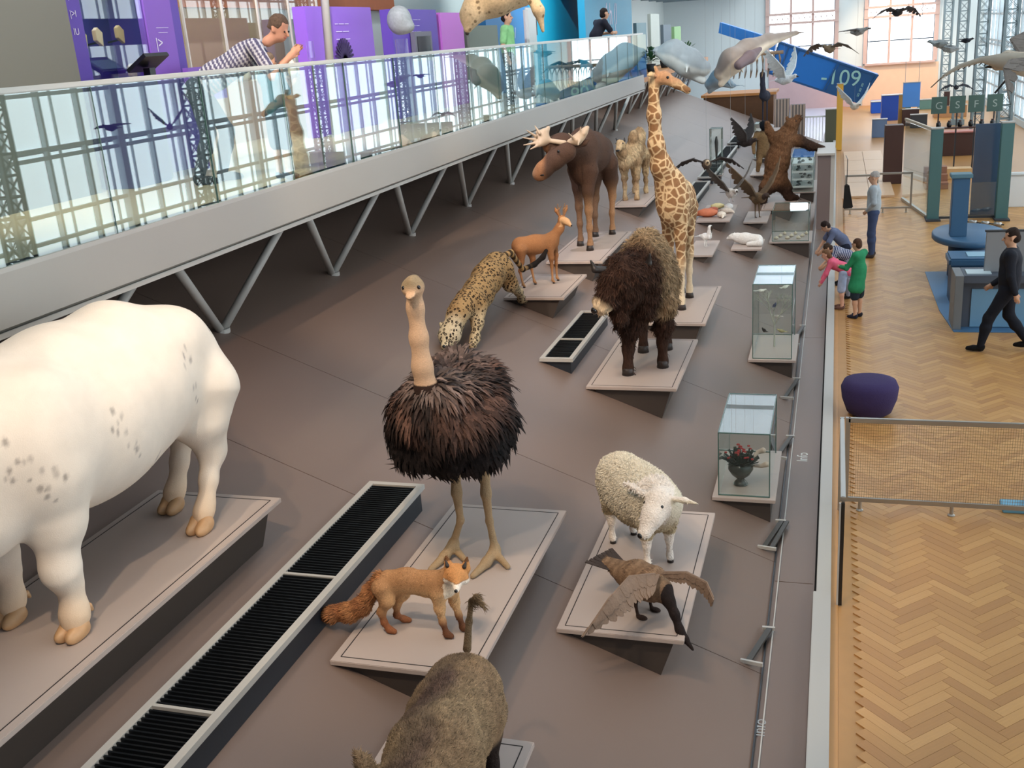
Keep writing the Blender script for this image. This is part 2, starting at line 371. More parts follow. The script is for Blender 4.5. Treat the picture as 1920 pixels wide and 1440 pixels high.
# --- parquet floor, herringbone blocks
floor=structure('floor',MB().box(.07,7.2,-2,62,-.3,-.012),mat('parquet_bed',(176,132,80),.5,noise=.1,nscale=6))
def plankmat():
    m=bpy.data.materials.new('parquet_oak'); m.use_nodes=True; nt=m.node_tree; b=nt.nodes['Principled BSDF']; N=nt.nodes.new; Lk=nt.links.new
    oi=N('ShaderNodeObjectInfo'); at=N('ShaderNodeAttribute'); at.attribute_name='shade'
    ad=N('ShaderNodeMath'); ad.operation='ADD'; Lk(at.outputs['Fac'],ad.inputs[0]); Lk(oi.outputs['Random'],ad.inputs[1])
    fr=N('ShaderNodeMath'); fr.operation='FRACT'; Lk(ad.outputs[0],fr.inputs[0])
    cr=N('ShaderNodeValToRGB'); e=cr.color_ramp.elements; e[0].color=lin((170,122,70)); e[1].color=lin((198,150,92))
    x=e.new(.35); x.color=lin((181,133,77)); x=e.new(.7); x.color=lin((189,141,82)); Lk(fr.outputs[0],cr.inputs[0])
    tc=N('ShaderNodeTexCoord'); mp=N('ShaderNodeMapping'); mp.inputs['Scale'].default_value=(4,40,4); Lk(tc.outputs['Object'],mp.inputs[0])
    n=N('ShaderNodeTexNoise'); n.inputs['Scale'].default_value=1.5; n.inputs['Detail'].default_value=4; Lk(mp.outputs[0],n.inputs['Vector'])
    mr=N('ShaderNodeMapRange'); mr.inputs[3].default_value=.88; mr.inputs[4].default_value=1.1; Lk(n.outputs['Fac'],mr.inputs[0])
    h=N('ShaderNodeHueSaturation'); Lk(cr.outputs[0],h.inputs['Color']); Lk(mr.outputs[0],h.inputs['Value']); Lk(h.outputs[0],b.inputs['Base Color'])
    b.inputs['Roughness'].default_value=.38; b.inputs['Specular IOR Level'].default_value=.45
    return m
m_plank=plankmat()
PL,PW=.44,.088; g=.0012
pm=MB().box(-PL/2+g,PL/2-g,-PW/2+g,PW/2-g,-.012,0).mesh('plank',m_plank)
cand=[]; c45=math.sqrt(.5)
for n in range(-80,420):
    for m_ in range(-22,24):
        for kind in (0,1):
            if kind==0: u=n*PW+m_*PL+PL/2; v=n*PW-m_*PL+PW/2
            else: u=n*PW+m_*PL+PL+PW/2; v=n*PW-m_*PL+PW-PL/2
            X=(u-v)*c45; Y=(u+v)*c45
            if .27<X<7.1 and 3.0<Y<30: cand.append((X,Y,math.radians(45 if kind==0 else 135)))
def inview(X,Y):
    d=np.array([X,Y,-CH]); w_=d@FW; 
    if w_<.1: return False
    px=960+F*(d@RT)/w_; py=720-F*(d@UP)/w_; return px<1990 and py<1500
cand.sort(key=lambda c:(not inview(c[0],c[1]),c[0]**2+(c[1]+0)**2))
for X,Y,a in cand[:300]: inst('plank',pm,floor,(X,Y,0),(0,0,a))
rest=cand[300:]; V=[];Fc=[];sh=[]
for X,Y,a in rest:
    ca,sa=math.cos(a),math.sin(a); n0=len(V)
    for dx,dy in ((-1,-1),(1,-1),(1,1),(-1,1)):
        x=dx*(PL/2-g);y=dy*(PW/2-g); V.append((X+ca*x-sa*y,Y+sa*x+ca*y,0))
    for dx,dy in ((-1,-1),(1,-1),(1,1),(-1,1)):
        x=dx*(PL/2-g);y=dy*(PW/2-g); V.append((X+ca*x-sa*y,Y+sa*x+ca*y,-.011))
    Fc+= [(n0,n0+1,n0+2,n0+3)]+[(n0+i,n0+4+i,n0+4+(i+1)%4,n0+(i+1)%4) for i in range(4)]; sh+=[random.random()]*8
me=bpy.data.meshes.new('plank_field'); me.from_pydata(V,[],Fc); me.materials.append(m_plank); at=me.attributes.new('shade','FLOAT','POINT'); at.data.foreach_set('value',sh)
o=bpy.data.objects.new('plank_field',me); COL.objects.link(o); o.parent=floor; o['kind']='stuff'
far=MB().box(.23,7.2,30,62,-.012,-.001).obj('parquet_far',m_plank,floor)
MB().box(.07,.13,-2,62,-.012,.0015).obj('border_board',mat('border_board',(186,136,80),.45,noise=.1,nscale=4),floor)
# --- kerb and rail strip
structure('trim_11',MB().box(-.09,-.03,-2,48,-.3,-.01),m_gap)
structure('trim_1',MB().box(-.05,.07,8.2,48,-.3,.10),m_lgrey,bevel=.004)
structure('trim_2',MB().box(-.075,.07,-2,8.19,-.3,.12),m_lgrey,bevel=.004)
strip=structure('trim_3',MB().box(-.42,-.068,-2,48,-.3,.03),m_ramp)
for a,b in ((-2,5.7),(5.71,8.45),(8.46,16.2),(16.21,24),(24.01,48)): MB().box(-.405,-.08,a,b,.03,.036).obj('strip_panel',m_ramp,strip)
# --- ramp
def slab(x0,x1,y0,y1,t0,t1):
    b=MB(); b.prism([(x0,rz(x0)+t0),(x1,rz(x1)+t0),(x1,rz(x1)+t1),(x0,rz(x0)+t1)],'y',y0,y1); return b
ramp=structure('ramp',slab(-7.7,-.42,-2,44,-.5,-.012),m_gap)
ys=[-2,3.2,7.0,8.8,12.4,16.2,19.8,23.6,28,32,36,40,44]
for a,b in zip(ys[:-1],ys[1:]):
    slab(-7.7,-.43,a+.004,b-.004,-.012,0).obj('ramp_panel',m_ramp,ramp)
# --- dark wall and posts below the gallery
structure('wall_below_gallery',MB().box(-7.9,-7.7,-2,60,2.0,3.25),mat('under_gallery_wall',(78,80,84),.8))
wb=thing('recess_frame','dark recessed plinth along the wall under the gallery','plinth',(-7.2,20,2.75))
MB().prism([(-.5,-.25),(.3,-.4),(.3,-.15),(-.5,.1)],'y',-18,20).obj('plinth_body',mat('plinth_dark',(34,34,37),.7),wb)
for k,y in enumerate((11.5,14.6,19.5,25)):
    t=thing('wall_post',('nearest','second','third','farthest')[k]+' dark square post against the wall below the gallery','post',(-7.3,y,2.7),0,'posts under the gallery')
    MB().box(-.12,.12,-.12,.12,0,.54).obj('post_shaft',m_dark,t); MB().box(-.15,.15,-.15,.15,-.02,.05).obj('post_foot',m_gap,t)
# --- gallery deck, fascia and soffit
structure('floor_gallery',MB().box(-9.4,-5.08,-2,29,3.48,3.6),m_deck)
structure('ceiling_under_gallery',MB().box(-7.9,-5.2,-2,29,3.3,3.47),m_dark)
fs=MB(); fs.prism([(-5.2,3.30),(-4.97,3.245),(-4.93,3.27),(-4.95,3.60),(-5.2,3.60)],'y',-2,28.9)
fascia=structure('trim_4',fs,m_fascia)
MB().box(-5.3,-4.955,-2,28.9,3.205,3.243).obj('bottom_lip',m_lgrey,fascia)
# --- struts
ORD=['first','second','third','fourth','fifth','sixth','seventh','eighth','ninth','tenth','eleventh','twelfth','thirteenth','fourteenth']
for i,y in enumerate([3.70+2.54*k for k in range(0,11)]):
    t=thing('support_strut',ORD[i]+' V-shaped pair of grey steel tubes under the gallery, counted from the camera','strut',(-5.85,y,2.18),0,'V struts under the gallery')
    for s_ in (-1,1):
        MB().tube([(0,0,.0),(.35,s_*1.18,1.08)],.043,12).obj('tube',m_lgrey,t,True)
    MB().tube([(0,0,-.02),(0,0,.04)],.09,14).obj('foot_plate',m_lgrey,t)
cd=thing('conduit_lamp','thin grey tube lamp hanging under the gallery edge behind the white bull','lamp',(-5.3,8.0,3.13))
MB().tube([(0,-.95,0),(0,.85,0)],.03,10).obj('lamp_tube',m_lgrey,cd,True); MB().box(-.04,.04,-.95,-.85,-.02,.10).obj('bracket',m_dark,cd); MB().box(-.04,.04,.75,.85,-.02,.10).obj('bracket',m_dark,cd)
# --- balustrade
bal=thing('glass_balustrade','long frameless glass balustrade with pale handrail along the gallery edge','balustrade',(-4.97,13.5,3.6))
j=6.36-1.36*6
gp=MB().box(-.006,.006,.006,1.354,-.05,1.06).mesh('glass_pane',m_glass)
me_edge=MB().box(-.008,.008,-.003,.003,-.02,1.06).mesh('joint',m_edge)
k=0
while j+1.36*k<28.9:
    y=j+1.36*k; inst('glass_pane',gp,bal,(0,y-13.5,0)); inst('joint',me_edge,bal,(0,y-13.5,0)); k+=1
MB().box(-.035,.035,-15.5,15.4,1.06,1.10).obj('handrail',mat('handrail_paint',(196,198,190),.35),bal,bevel=.008)
MB().box(-.02,.02,-15.5,15.4,-.02,.03).obj('base_channel',m_lgrey,bal)
# --- right window wall
def wall_cut():
    b=MB(); b.box(7.2,7.5,-4,63,-.3,.25); b.box(7.2,7.5,-4,63,8.8,10.6)
    return b
wr=structure('wall_right',wall_cut(),m_wallg)
m_pane=mat('bright_window_pane',(236,244,250),.3,emit=3.6)
m_mull=mat('window_mullion',(176,188,192),.5)
BAY=6.6; cols=[16.2-BAY*3+BAY*i for i in range(10)]
pane=MB().box(0,.012,.02,1.30,.02,1.38).mesh('pane',m_pane)
for bi,y0 in enumerate(cols):
    if y0>61: break
    y1=min(y0+BAY,63); wn=structure('window_%d'%(bi+1),MB().box(7.2,7.42,y0-.12,y0+.12,.25,8.8),m_mull)
    nb=MB()
    for c_ in range(1,5): nb.box(7.24,7.36,y0+c_*1.32-.04,y0+c_*1.32+.04,.25,8.8)
    for c_ in (0.45,2.25,4.4,6.1): nb.box(7.27,7.33,y0+c_-.02,y0+c_+.02,.25,8.8)
    nb.obj('mullion',m_mull,wn)
    nb=MB()
    for z in (.25,1.05,1.65,2.9,3.1,4.3,5.5,7.1,8.7): nb.box(7.25,7.35,y0,y1,z,z+.09)
    nb.obj('transom',m_mull,wn)
    for c_ in range(5):
        for r_ in range(6): inst('pane',pane,wn,(7.4,y0+1.32*c_,.25+1.42*r_))
# --- lattice columns
m_col=mat('column_paint',(118,134,138),.5)
for k,y in enumerate(cols[1:]):
    t=thing('lattice_column',('first','second','third','fourth','fifth','sixth','seventh','eighth','ninth')[k]+' tall grey-green lattice column before the window wall, counted from the camera','column',(5.0,y,0),0,'lattice columns along the right')
    W_=.36
    for a in (-1,1):
        for b in (-1,1): MB().box(a*W_/2-.035,a*W_/2+.035,b*W_/2-.035,b*W_/2+.035,0,9.2).obj('upright',m_col,t)
    lb=MB()
    for i in range(23):
        z=.2+i*.4
        for a in (-1,1):
            lb.obox((-W_/2,a*W_/2,z),(W_/2,a*W_/2,z+.4),.03,.012); lb.obox((W_/2,a*W_/2,z),(-W_/2,a*W_/2,z+.4),.03,.012)
            lb.obox((a*W_/2,-W_/2,z),(a*W_/2,W_/2,z+.4),.012,.03); lb.obox((a*W_/2,W_/2,z),(a*W_/2,-W_/2,z+.4),.012,.03)
            lb.box(-W_/2,W_/2,a*W_/2-.01,a*W_/2+.01,z-.02,z+.02); lb.box(a*W_/2-.01,a*W_/2+.01,-W_/2,W_/2,z-.02,z+.02)
    lb.obj('lacing',m_col,t,kind='stuff')
    MB().box(-.26,.26,-.26,.26,0,.22).obj('base_plinth',m_col,t)
structure('trim_5',MB().box(4.8,5.2,-4,62,5.4,6.1),m_col)
structure('trim_6',MB().box(-9.4,5.2,61.3,61.6,6.6,7.0),m_col)
# --- end wall with windows, floor far left, roof, left wall
ew=MB().box(-12,-3.6,62,62.3,-.3,10.6).box(-3.6,-.15,62,62.3,-.3,2.2).box(-.15,1.55,62,62.3,-.3,10.6).box(1.55,4.9,62,62.3,-.3,2.2).box(4.9,7.5,62,62.3,-.3,10.6).box(-3.6,-.15,62,62.3,9.6,10.6).box(1.55,4.9,62,62.3,9.6,10.6)
structure('wall_end',ew,m_wallg)
m_pinkish=mat('window_frame_rose',(196,168,158),.6)
for wi,(a,b) in enumerate(((-3.6,-.15),(1.55,4.9))):
    wn=structure('window_%d'%(20+wi),MB().box(a-.2,a,61.85,62.1,2.2,9.6).box(b,b+.2,61.85,62.1,2.2,9.6).box(a-.2,b+.2,61.8,62.1,4.5,4.62).box(a-.2,b+.2,61.8,62.1,5.0,5.12),m_pinkish)
    n=3
    for i in range(n):
        for (z0,z1) in ((2.2,3.3),(3.36,4.5),(5.12,7.0),(7.06,9.6)):
            MB().box(a+(b-a)*i/n+.04,a+(b-a)*(i+1)/n-.04,62.05,62.1,z0,z1).obj('pane',m_pane,wn)
        if i: MB().box(a+(b-a)*i/n-.06,a+(b-a)*i/n+.06,61.95,62.1,2.2,9.6).obj('mullion',m_pinkish,wn)
    MB().box(a,b,62.04,62.08,4.62,5.0).obj('frieze_light',m_pane,wn)
    fz=MB()
    for i in range(12):
        x=a+(b-a)*(i+.5)/12; fz.obox((x-.1,61.9,4.63),(x+.1,61.9,4.99),.03,.03,(0,1,0)); fz.obox((x+.1,61.9,4.63),(x-.1,61.9,4.99),.03,.03,(0,1,0))
    fz.obj('frieze_rosettes',m_pinkish,wn,kind='stuff')
    MB().box(a-.1,b+.1,61.7,62.0,2.1,2.2).obj('sill',m_pinkish,wn)
structure('trim_7',MB().box(1.4,5.2,61.9,62.0,0,2.1),mat('warm_panelling',(226,190,160),.6,noise=.06,nscale=3))
structure('trim_8',MB().box(-3.6,1.3,61.9,62.0,0,2.1),mat('rose_panelling',(190,160,160),.6,noise=.06,nscale=3))
structure('floor_far',MB().box(-7.7,.07,44.0,62,-.3,.0),mat('far_glossy_floor',(190,196,214),.25))
structure('wall_left',MB().box(-9.6,-9.4,-4,62,3.4,10.6),mat('gallery_back_wall',(205,214,210),.8))
structure('ceiling',MB().box(-9.6,7.5,-4,62,10.5,10.7),m_white)
m_sky=mat('skylight_pane',(226,238,250),.4,emit=1.2)
sk=structure('window_30',MB().box(-4.6,-4.5,-3,60,10.3,10.5).box(2.4,2.5,-3,60,10.3,10.5),m_col)
skp=MB().box(-4.48,2.38,.05,2.95,0,.03).mesh('pane',m_sky)
for k in range(21): inst('pane',skp,sk,(0,-3+3*k,10.42)); MB().box(-4.5,2.4,-3+3*k-.04,-3+3*k+.04,10.3,10.45).obj('glazing_bar',m_col,sk)
structure('trim_9',MB().box(-9.4,-9.1,-2,22,5.55,6.2),mat('terracotta_beam',(168,98,62),.7,noise=.1,nscale=5))
tr=structure('trim_10',MB().box(-9.4,-4.8,29,62,6.3,6.36),m_white)
for i in range(14):
    y=30+i*2.4; MB().obox((-9.3,y,6.2),(-4.8,y+1.2,6.2),.06,.12).obj('roof_rib',m_col,tr)

# ================================================================== PLATFORMS ON THE RAMP
def platform(label,x0,x1,y0,y1,groove=True,name='display_platform',t=.035):
    z=rz(x0)+.035
    r=thing(name,label,'platform',((x0+x1)/2,(y0+y1)/2,z),0,'plinths on the ramp'); w=(x1-x0)/2; d=(y1-y0)/2
    MB().box(-w,w,-d,d,-t,0).obj('top_plate',m_plate,r,bevel=.004)
    if groove:
        i=.055; gb=MB(); q=.0035
        gb.box(-w+i,w-i,-d+i-q,-d+i+q,-.001,.0015).box(-w+i,w-i,d-i-q,d-i+q,-.001,.0015).box(-w+i-q,-w+i+q,-d+i,d-i,-.001,.0015).box(w-i-q,w-i+q,-d+i,d-i,-.001,.0015)
        gb.obj('groove_line',m_gap,r)
    i=.05; xa=-w+.10; xb=w-i; za=rz((x0+x1)/2+xa)-z-.01; zb=rz((x0+x1)/2+xb)-z-.01
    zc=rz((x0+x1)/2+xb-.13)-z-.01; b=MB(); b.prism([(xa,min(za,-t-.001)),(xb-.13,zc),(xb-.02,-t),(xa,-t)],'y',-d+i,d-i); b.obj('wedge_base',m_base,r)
    return r,z
P_cow,z_cow=platform('large pale platform under the white bull at the left edge',-4.72,-3.70,1.2,5.95)
P_fox,z_fox=platform('pale platform under the ostrich and the fox',-2.99,-2.01,5.08,7.44)
P_sheep,z_sheep=platform('pale platform under the sheep and the goose',-1.86,-.93,6.40,8.50)
P_bis,z_bis=platform('pale platform under the bison',-2.64,-1.61,10.93,12.9)
P_gir,z_gir=platform('pale platform under the giraffe',-2.58,-1.61,13.72,15.9)
P_roe,z_roe=platform('small pale platform under the orange roe deer',-4.12,-3.30,12.70,14.06)
P_moo,z_moo=platform('pale platform under the moose',-4.12,-3.25,14.9,17.3)
P_cam,z_cam=platform('pale platform under the camel behind the giraffe',-4.12,-3.45,20.0,22.6)
P_bear,z_bear=platform('pale platform under the standing brown bear',-1.62,-.80,25.2,27.5)
P_boar,z_boar=platform('pale platform under the grey wild pig at the bottom edge',-2.45,-1.58,3.0,4.83)
P_coral,z_coral=platform('small platform with the orange shell pieces',-2.68,-2.0,21.4,23.4,False)
P_gull,z_gull=platform('small platform with the sitting white bird, right of the giraffe',-2.48,-2.02,18.4,19.75,False)
P_fx2,z_fx2=platform('small platform with the lying white fox',-1.86,-1.28,20.1,21.1,False)
P_vul,z_vul=platform('small platform under the brown vulture with raised wings',-1.86,-1.35,23.0,24.4,False)
P_stork,z_stork=platform('far platform under the long-legged dark bird',-2.9,-1.9,37.0,40.0,False)
P_mon,z_mon=platform('platform under the grey monkey pair beside the bear',-2.2,-1.6,29.5,31.0,False)

def grate(label,x0,x1,y0,y1,bars,z=None,slat=.04,deep=.18):
    z=z or rz(x0)+.045
    r=thing('floor_grille',label,'grille',((x0+x1)/2,(y0+y1)/2,z),0,'long grille troughs on the ramp'); w=(x1-x0)/2; d=(y1-y0)/2; q=.052
    b=MB(); b.box(-w,-w+q,-d,d,-.04,0).box(w-q,w,-d,d,-.04,0).box(-w+q,w-q,-d,-d+q,-.04,0).box(-w+q,w-q,d-q,d,-.04,0); b.obj('rim_frame',m_lgrey,r)
    b=MB(); b.prism([(-w+.03,rz(x0)-z),(w-.03,rz(x1)-z-.01),(w-.03,-.04),(-w+.03,-.04)],'y',-d+.03,d-.03); b.obj('trough_side',mat('trough_paint',(30,36,44),.5),r)
    MB().box(-w+q,w-q,-d+q,d-q,-.0395,-.035).obj('trough_bottom',m_black,r)
    sl=MB().box(-w+q,w-q,-.006,.006,-.034,-.006).mesh('slat',mat('slat_metal',(30,34,38),.3,metal=.5))
    n=int((y1-y0-2*q)/slat)
    for i in range(min(n,290)): inst('slat',sl,r,(0,-d+q+slat*(i+.5),0))
    for yb in bars: MB().box(-w+q,w-q,yb-(y0+y1)/2-.012,yb-(y0+y1)/2+.012,-.02,.002).obj('cross_bar',m_lgrey,r)
    return r
grate('long black slatted trough between the white bull and the fox',-3.63,-3.14,1.6,7.22,(4.12,5.65),slat=.036)
grate('short dark trough beside the bison',-3.24,-2.84,11.17,13.35,(12.0,),slat=.05)
grate('dark trough right of the giraffe body',-3.24,-2.84,21.0,25.6,(23.0,),slat=.09)
grate('dark trough beyond the eagle',-3.24,-2.84,26.3,33.2,(29.0,),slat=.12)
grate('farthest dark trough left of the bear head',-3.24,-2.84,34.0,38.5,(36.0,),slat=.14)

# ================================================================== GLASS CASES
def case(label,x0,x1,y0,y1,h,name='glass_display_case',foot=.06,plate=True):
    z=rz(x0)+.035; r=thing(name,label,'display case',((x0+x1)/2,(y0+y1)/2,z),0,'glass cases'); w=(x1-x0)/2; d=(y1-y0)/2
    MB().box(-w,w,-d,d,-.035,0).obj('base_plate',m_plate,r,bevel=.003)
    b=MB(); b.prism([(-w+.1,rz((x0+x1)/2-w+.1)-z-.01),(w-.05,rz(x1)-z-.01),(w-.05,-.035),(-w+.1,-.035)],'y',-d+.05,d-.05); b.obj('wedge_base',m_base,r)
    a,c=w-foot,d-foot; t=.006
    MB().box(-a,a,-c,-c+t,.001,h).obj('front_pane',m_case,r); MB().box(-a,a,c-t,c,.001,h).obj('back_pane',m_case,r)
    MB().box(-a,-a+t,-c+t,c-t,.001,h).obj('side_pane',m_case,r); MB().box(a-t,a,-c+t,c-t,.001,h).obj('side_pane',m_case,r)
    MB().box(-a,a,-c,c,h,h+t).obj('top_pane',m_case,r)
    e=MB(); q=.005
    for sx in (-1,1):
        for sy in (-1,1): e.box(sx*a-q,sx*a+q,sy*c-q,sy*c+q,0,h+t)
    for sy in (-1,1): e.box(-a,a,sy*c-q,sy*c+q,h,h+.01); e.box(-a,a,sy*c-q,sy*c+q,.0,.012)
    for sx in (-1,1): e.box(sx*a-q,sx*a+q,-c,c,h,h+.01)
    e.obj('glass_edges',m_edge,r,kind='stuff'); return r,z
c1,zc1=case('small glass case with a dark potted bouquet, right of the sheep',-1.07,-.46,9.5,10.78,.66)
c2,zc2=case('tall glass case with branches and small birds, below the children',-1.07,-.43,14.05,15.38,1.05)
c3,zc3=case('wide low glass case with pale shells beside the bear platform',-1.25,-.40,22.0,23.2,.62)
c4,zc4=case('empty glass case at the right edge of the ramp behind the bear',-1.15,-.45,29.0,31.2,.9)
c5,zc5=case('narrow glass case with a dark stick standing behind the eagle',-3.05,-2.72,27.2,27.6,1.15,foot=.02)
c6,zc6=case('cloudy glass case farthest along the ramp',-2.35,-1.95,32.8,33.6,1.0,foot=.03)
# stacked white specimen trays inside the rear case
for k in range(4):
    t=thing('specimen_tray','white specimen tray in the rear case, %s'%('lowest of the stack','second from the bottom','third from the bottom','topmost of the stack')[k],'tray',(-.8,30.1,zc4+.08+.2*k),0,'white trays in the rear case')
    MB().box(-.27,.27,-.9,.9,0,.02).obj('tray_floor',m_white,t); b=MB(); b.box(-.27,-.25,-.9,.9,.02,.05).box(.25,.27,-.9,.9,.02,.05).box(-.25,.25,-.9,-.88,.02,.05).box(-.25,.25,.88,.9,.02,.05); b.obj('tray_rim',m_white,t)
    b=MB()
    for q in range(7): b.lathe([(.0,0),(.04,.0),(.05,.03),(.02,.06)],(random.uniform(-.18,.18),-.75+q*.24,.02),8)
    b.obj('specimen',mat('grey_specimen',(110,112,112),.7),t,kind='stuff')

# ================================================================== RAIL WITH FOLDING ARMS
rail=thing('guide_rail','thin double steel rail running beside the kerb along the ramp foot','rail',(-.40,20,.036))
MB().box(-.03,-.018,-22,27,0,.018).obj('rail_bar',m_black,rail); MB().box(.018,.028,-22,27,0,.018).obj('rail_bar',m_lgrey,rail)
m_arm=mat('arm_dark',(70,68,64),.45,metal=.3)
for (ya,yb,lab,dbl) in ((7.05,7.58,'folding grey arm on the guide rail nearest the camera',0),(8.95,9.56,'double folding grey arm on the guide rail right of the sheep',1),(11.14,11.84,'folding grey arm on the guide rail beside the small glass case',0),(13.16,14.0,'folding grey arm on the guide rail below the tall glass case',0),(15.6,16.7,'dark folding arm on the guide rail beside the tall glass case',0)):
    t=thing('rail_arm',lab,'arm',(-.44,(ya+yb)/2,.06),0,'folding arms on the guide rail'); L=(yb-ya)/2
    MB().obox((-.09,-L,.05),(.04,L,.03),.045,.02).obj('arm_bar',m_arm,t)
    if dbl: MB().obox((-.02,-L,.05),(.09,L,.03),.04,.02).obj('arm_bar',m_arm,t)
    MB().obox((-.15,-L,.05),(.02,-L-.03,.05),.02,.03).obj('clamp',m_lgrey,t); MB().obox((-.02,L,.03),(.08,L,.03),.025,.025).obj('clamp',m_lgrey,t)
    MB().tube([(-.14,-L,-.06),(-.14,-L,.05)],.01,8).obj('pin',m_lgrey,t)
m_let=mat('white_lettering',(196,200,196),.5)
text('lettering','Info',.17,m_let,strip,(-.20,11.35,.037),(0,0,math.radians(90)))
text('lettering','Info',.13,mat('shiny_lettering',(160,160,156),.3,metal=.6),strip,(-.36,6.35,.037),(0,0,math.radians(90)))
csl=thing('end_console','tall taupe console panel closing the ramp edge beside the bear','console',(-.20,26.4,.0))
MB().box(-.16,.13,-1.1,1.1,0,1.75).obj('console_body',mat('console_taupe',(112,100,98),.6),csl,bevel=.01)
MB().box(.13,.22,-1.1,1.1,0,1.78).obj('side_panel',m_lgrey,csl); MB().box(-.18,.22,-1.15,1.12,1.75,1.80).obj('cap',m_lgrey,csl)

# ================================================================== ANIMALS
m_eye=mat('dark_eye',(14,10,8),.1,spec=.8)
m_horn=mat('horn_dark',(40,36,34),.4)
m_skinhoof=mat('hoof_pale',(190,150,108),.45,noise=.2,nscale=20)
m_hoofdark=mat('hoof_dark',(44,36,32),.5)
def eyes(b,pts,r=.014,parent=None):
    for p in pts: ball('eye',p,r,m_eye,parent or b.root)
def flow_side(k=(-.8,0,-.6)): return k
def onlyup(lo,hi): return lambda P:ss(lo,hi,P[:,2])
# ---- white bull -------------------------------------------------
B=Beast('white_bull','huge smooth white bull with faint dark speckles, filling the left edge','bull',(-4.2,4.8,z_cow),-90)
B.c(((-.74,0,1.08),.32),((-.35,0,1.10),.41),((.15,0,1.06),.45),((.62,0,1.10),.42),k=.2,lat=.98)
B.c(((-.80,.0,1.22),.22),((-.30,0,1.39),.16),((.20,0,1.34),.20),((.7,0,1.40),.17),k=.25)
B.e((-.78,.15,1.00),(.31,.21,.42),(0,8,0),k=.15); B.e((-.78,-.15,1.00),(.31,.21,.42),(0,8,0),k=.15)
B.e((-.60,.16,1.32),(.26,.18,.15),(0,6,0),k=.15); B.e((-.60,-.16,1.32),(.26,.18,.15),(0,6,0),k=.15)
B.e((.66,.27,1.12),(.28,.20,.40),(0,-6,0),k=.15); B.e((.66,-.27,1.12),(.28,.20,.40),(0,-6,0),k=.15)
B.e((.05,0,.88),(.62,.38,.27),k=.15); B.e((.95,0,.86),(.24,.24,.28),k=.15)
B.c(((.9,0,1.2),.30),((1.25,0,1.30),.26),((1.60,0,1.25),.20),k=.15); B.c(((1.58,0,1.25),.18),((1.95,0,1.05),.12),k=.08)
B.c(((1.60,.12,1.38),.05),((1.62,.30,1.36),.03),k=.04); B.c(((1.60,-.12,1.38),.05),((1.62,-.30,1.36),.03),k=.04)
def leg(B,x,y,z0,pts,k=.08): B.c(*[((x+p[0],y+(p[3] if len(p)>3 else 0),p[1]),p[2]) for p in pts],k=k)
for x,y in ((.68,.24),(.62,-.24)): leg(B,x,y,0,[(0,.95,.21),(0,.68,.145),(.03,.47,.085),(.035,.40,.085),(0,.30,.055),(0,.17,.050),(.02,.11,.058),(.035,.07,.048)])
for x,y in ((-.62,.22),(-.88,-.18)): leg(B,x,y,0,[(-.22,.92,.25),(-.16,.72,.17),(-.20,.56,.10),(-.22,.47,.082),(-.12,.30,.052),(-.05,.17,.048),(0,.11,.056),(.02,.07,.046)])
B.e((-1.08,0,1.30),(.10,.08,.10),k=.08); B.c(((-1.12,0,1.34),.045),((-1.26,0,1.15),.035),((-1.27,0,.75),.03),((-1.24,0,.55),.04),k=.04)
def cowcol(P):
    w=L3((232,220,204)); c=np.tile(w,(len(P),1)); t=ss(.45,.05,P[:,2]); c=mixc(c,np.tile(L3((214,180,140)),(len(P),1)),t*.75)
    c=mixc(c,np.tile(L3((232,200,160)),(len(P),1)),ss(-.95,-1.2,P[:,0])*.5)
    r=np.random.default_rng(5); m=np.zeros(len(P))
    for cx,cz,n,s_ in ((1.02,1.15,12,.05),(.88,.98,12,.05),(.33,1.12,7,.04),(.22,.95,6,.03),(-.50,1.28,7,.04),(-.55,1.02,5,.04),(-.95,1.36,6,.035),(-.05,.72,3,.02)):
        for q in range(n):
            x=cx+r.normal(0,s_); z=cz+r.normal(0,s_*1.4); rad=r.uniform(.005,.013)
            d=np.hypot(P[:,0]-x,(P[:,2]-z)*.6); m=np.maximum(m,ss(rad*1.6,rad*.5,d)*(np.abs(P[:,1])>.12)*(.6 if q%2 else 1))
    return mixc(c,np.tile(L3((104,92,84)),(len(P),1)),m*.6)
B.make('body',.0155,furmat('bull_coat',.7,.05,8,bump=.15,bscale=160),cowcol,disp=wob(.008,5,2))
for x,y in ((.68,.24),(.62,-.24),(-.62,.22),(-.88,-.18)):
    for s_ in (-1,1):
        B.c(((x+.03,y+s_*.036,.065),.050),((x+.10,y+s_*.030,.034),.036),k=.02); B.e((x+.06,y+s_*.038,.035),(.095,.038,.045),k=.02); B.s.cut((0,0,0.001),(0,0,-1))
        B.make('hoof',.007,m_skinhoof)
        B.c(((x-.065,y+s_*.03,.13),.022),((x-.085,y+s_*.03,.10),.012),k=.02); B.make('dew_claw',.006,m_skinhoof)
eyes(B,[(1.74,.13,1.24),(1.74,-.13,1.24)],.02)
# ---- ostrich ----------------------------------------------------
B=Beast('ostrich','tall ostrich with bare pink neck and black-brown plumage facing the camera','bird',(-2.5,6.5,z_fox),-80)
nk=[((.12,-.12,1.30),.10),((.27,-.16,1.44),.078),((.285,-.17,1.62),.064),((.28,-.175,1.82),.057),((.27,-.18,2.02),.052),((.26,-.18,2.12),.052)]
B.c(*nk,k=.05); B.e((.28,-.18,2.165),(.085,.078,.066),(0,12,0),k=.03); B.c(((.20,-.18,2.2),.03),((.33,-.18,2.215),.02),k=.04); B.e((.375,-.18,2.135),(.055,.034,.014),(0,12,0),k=.015)
B.e((-.05,-.06,1.18),(.42,.30,.30),(0,-8,0),k=.1)
LL=((0,-.06,.88),(.05,-.05,.62),(-.12,-.10,.14)); LR=((0,.14,.88),(.05,.15,.56),(-.06,.17,.12))
a1=(-.30,-.12,.0); a2=(-.04,.16,0)
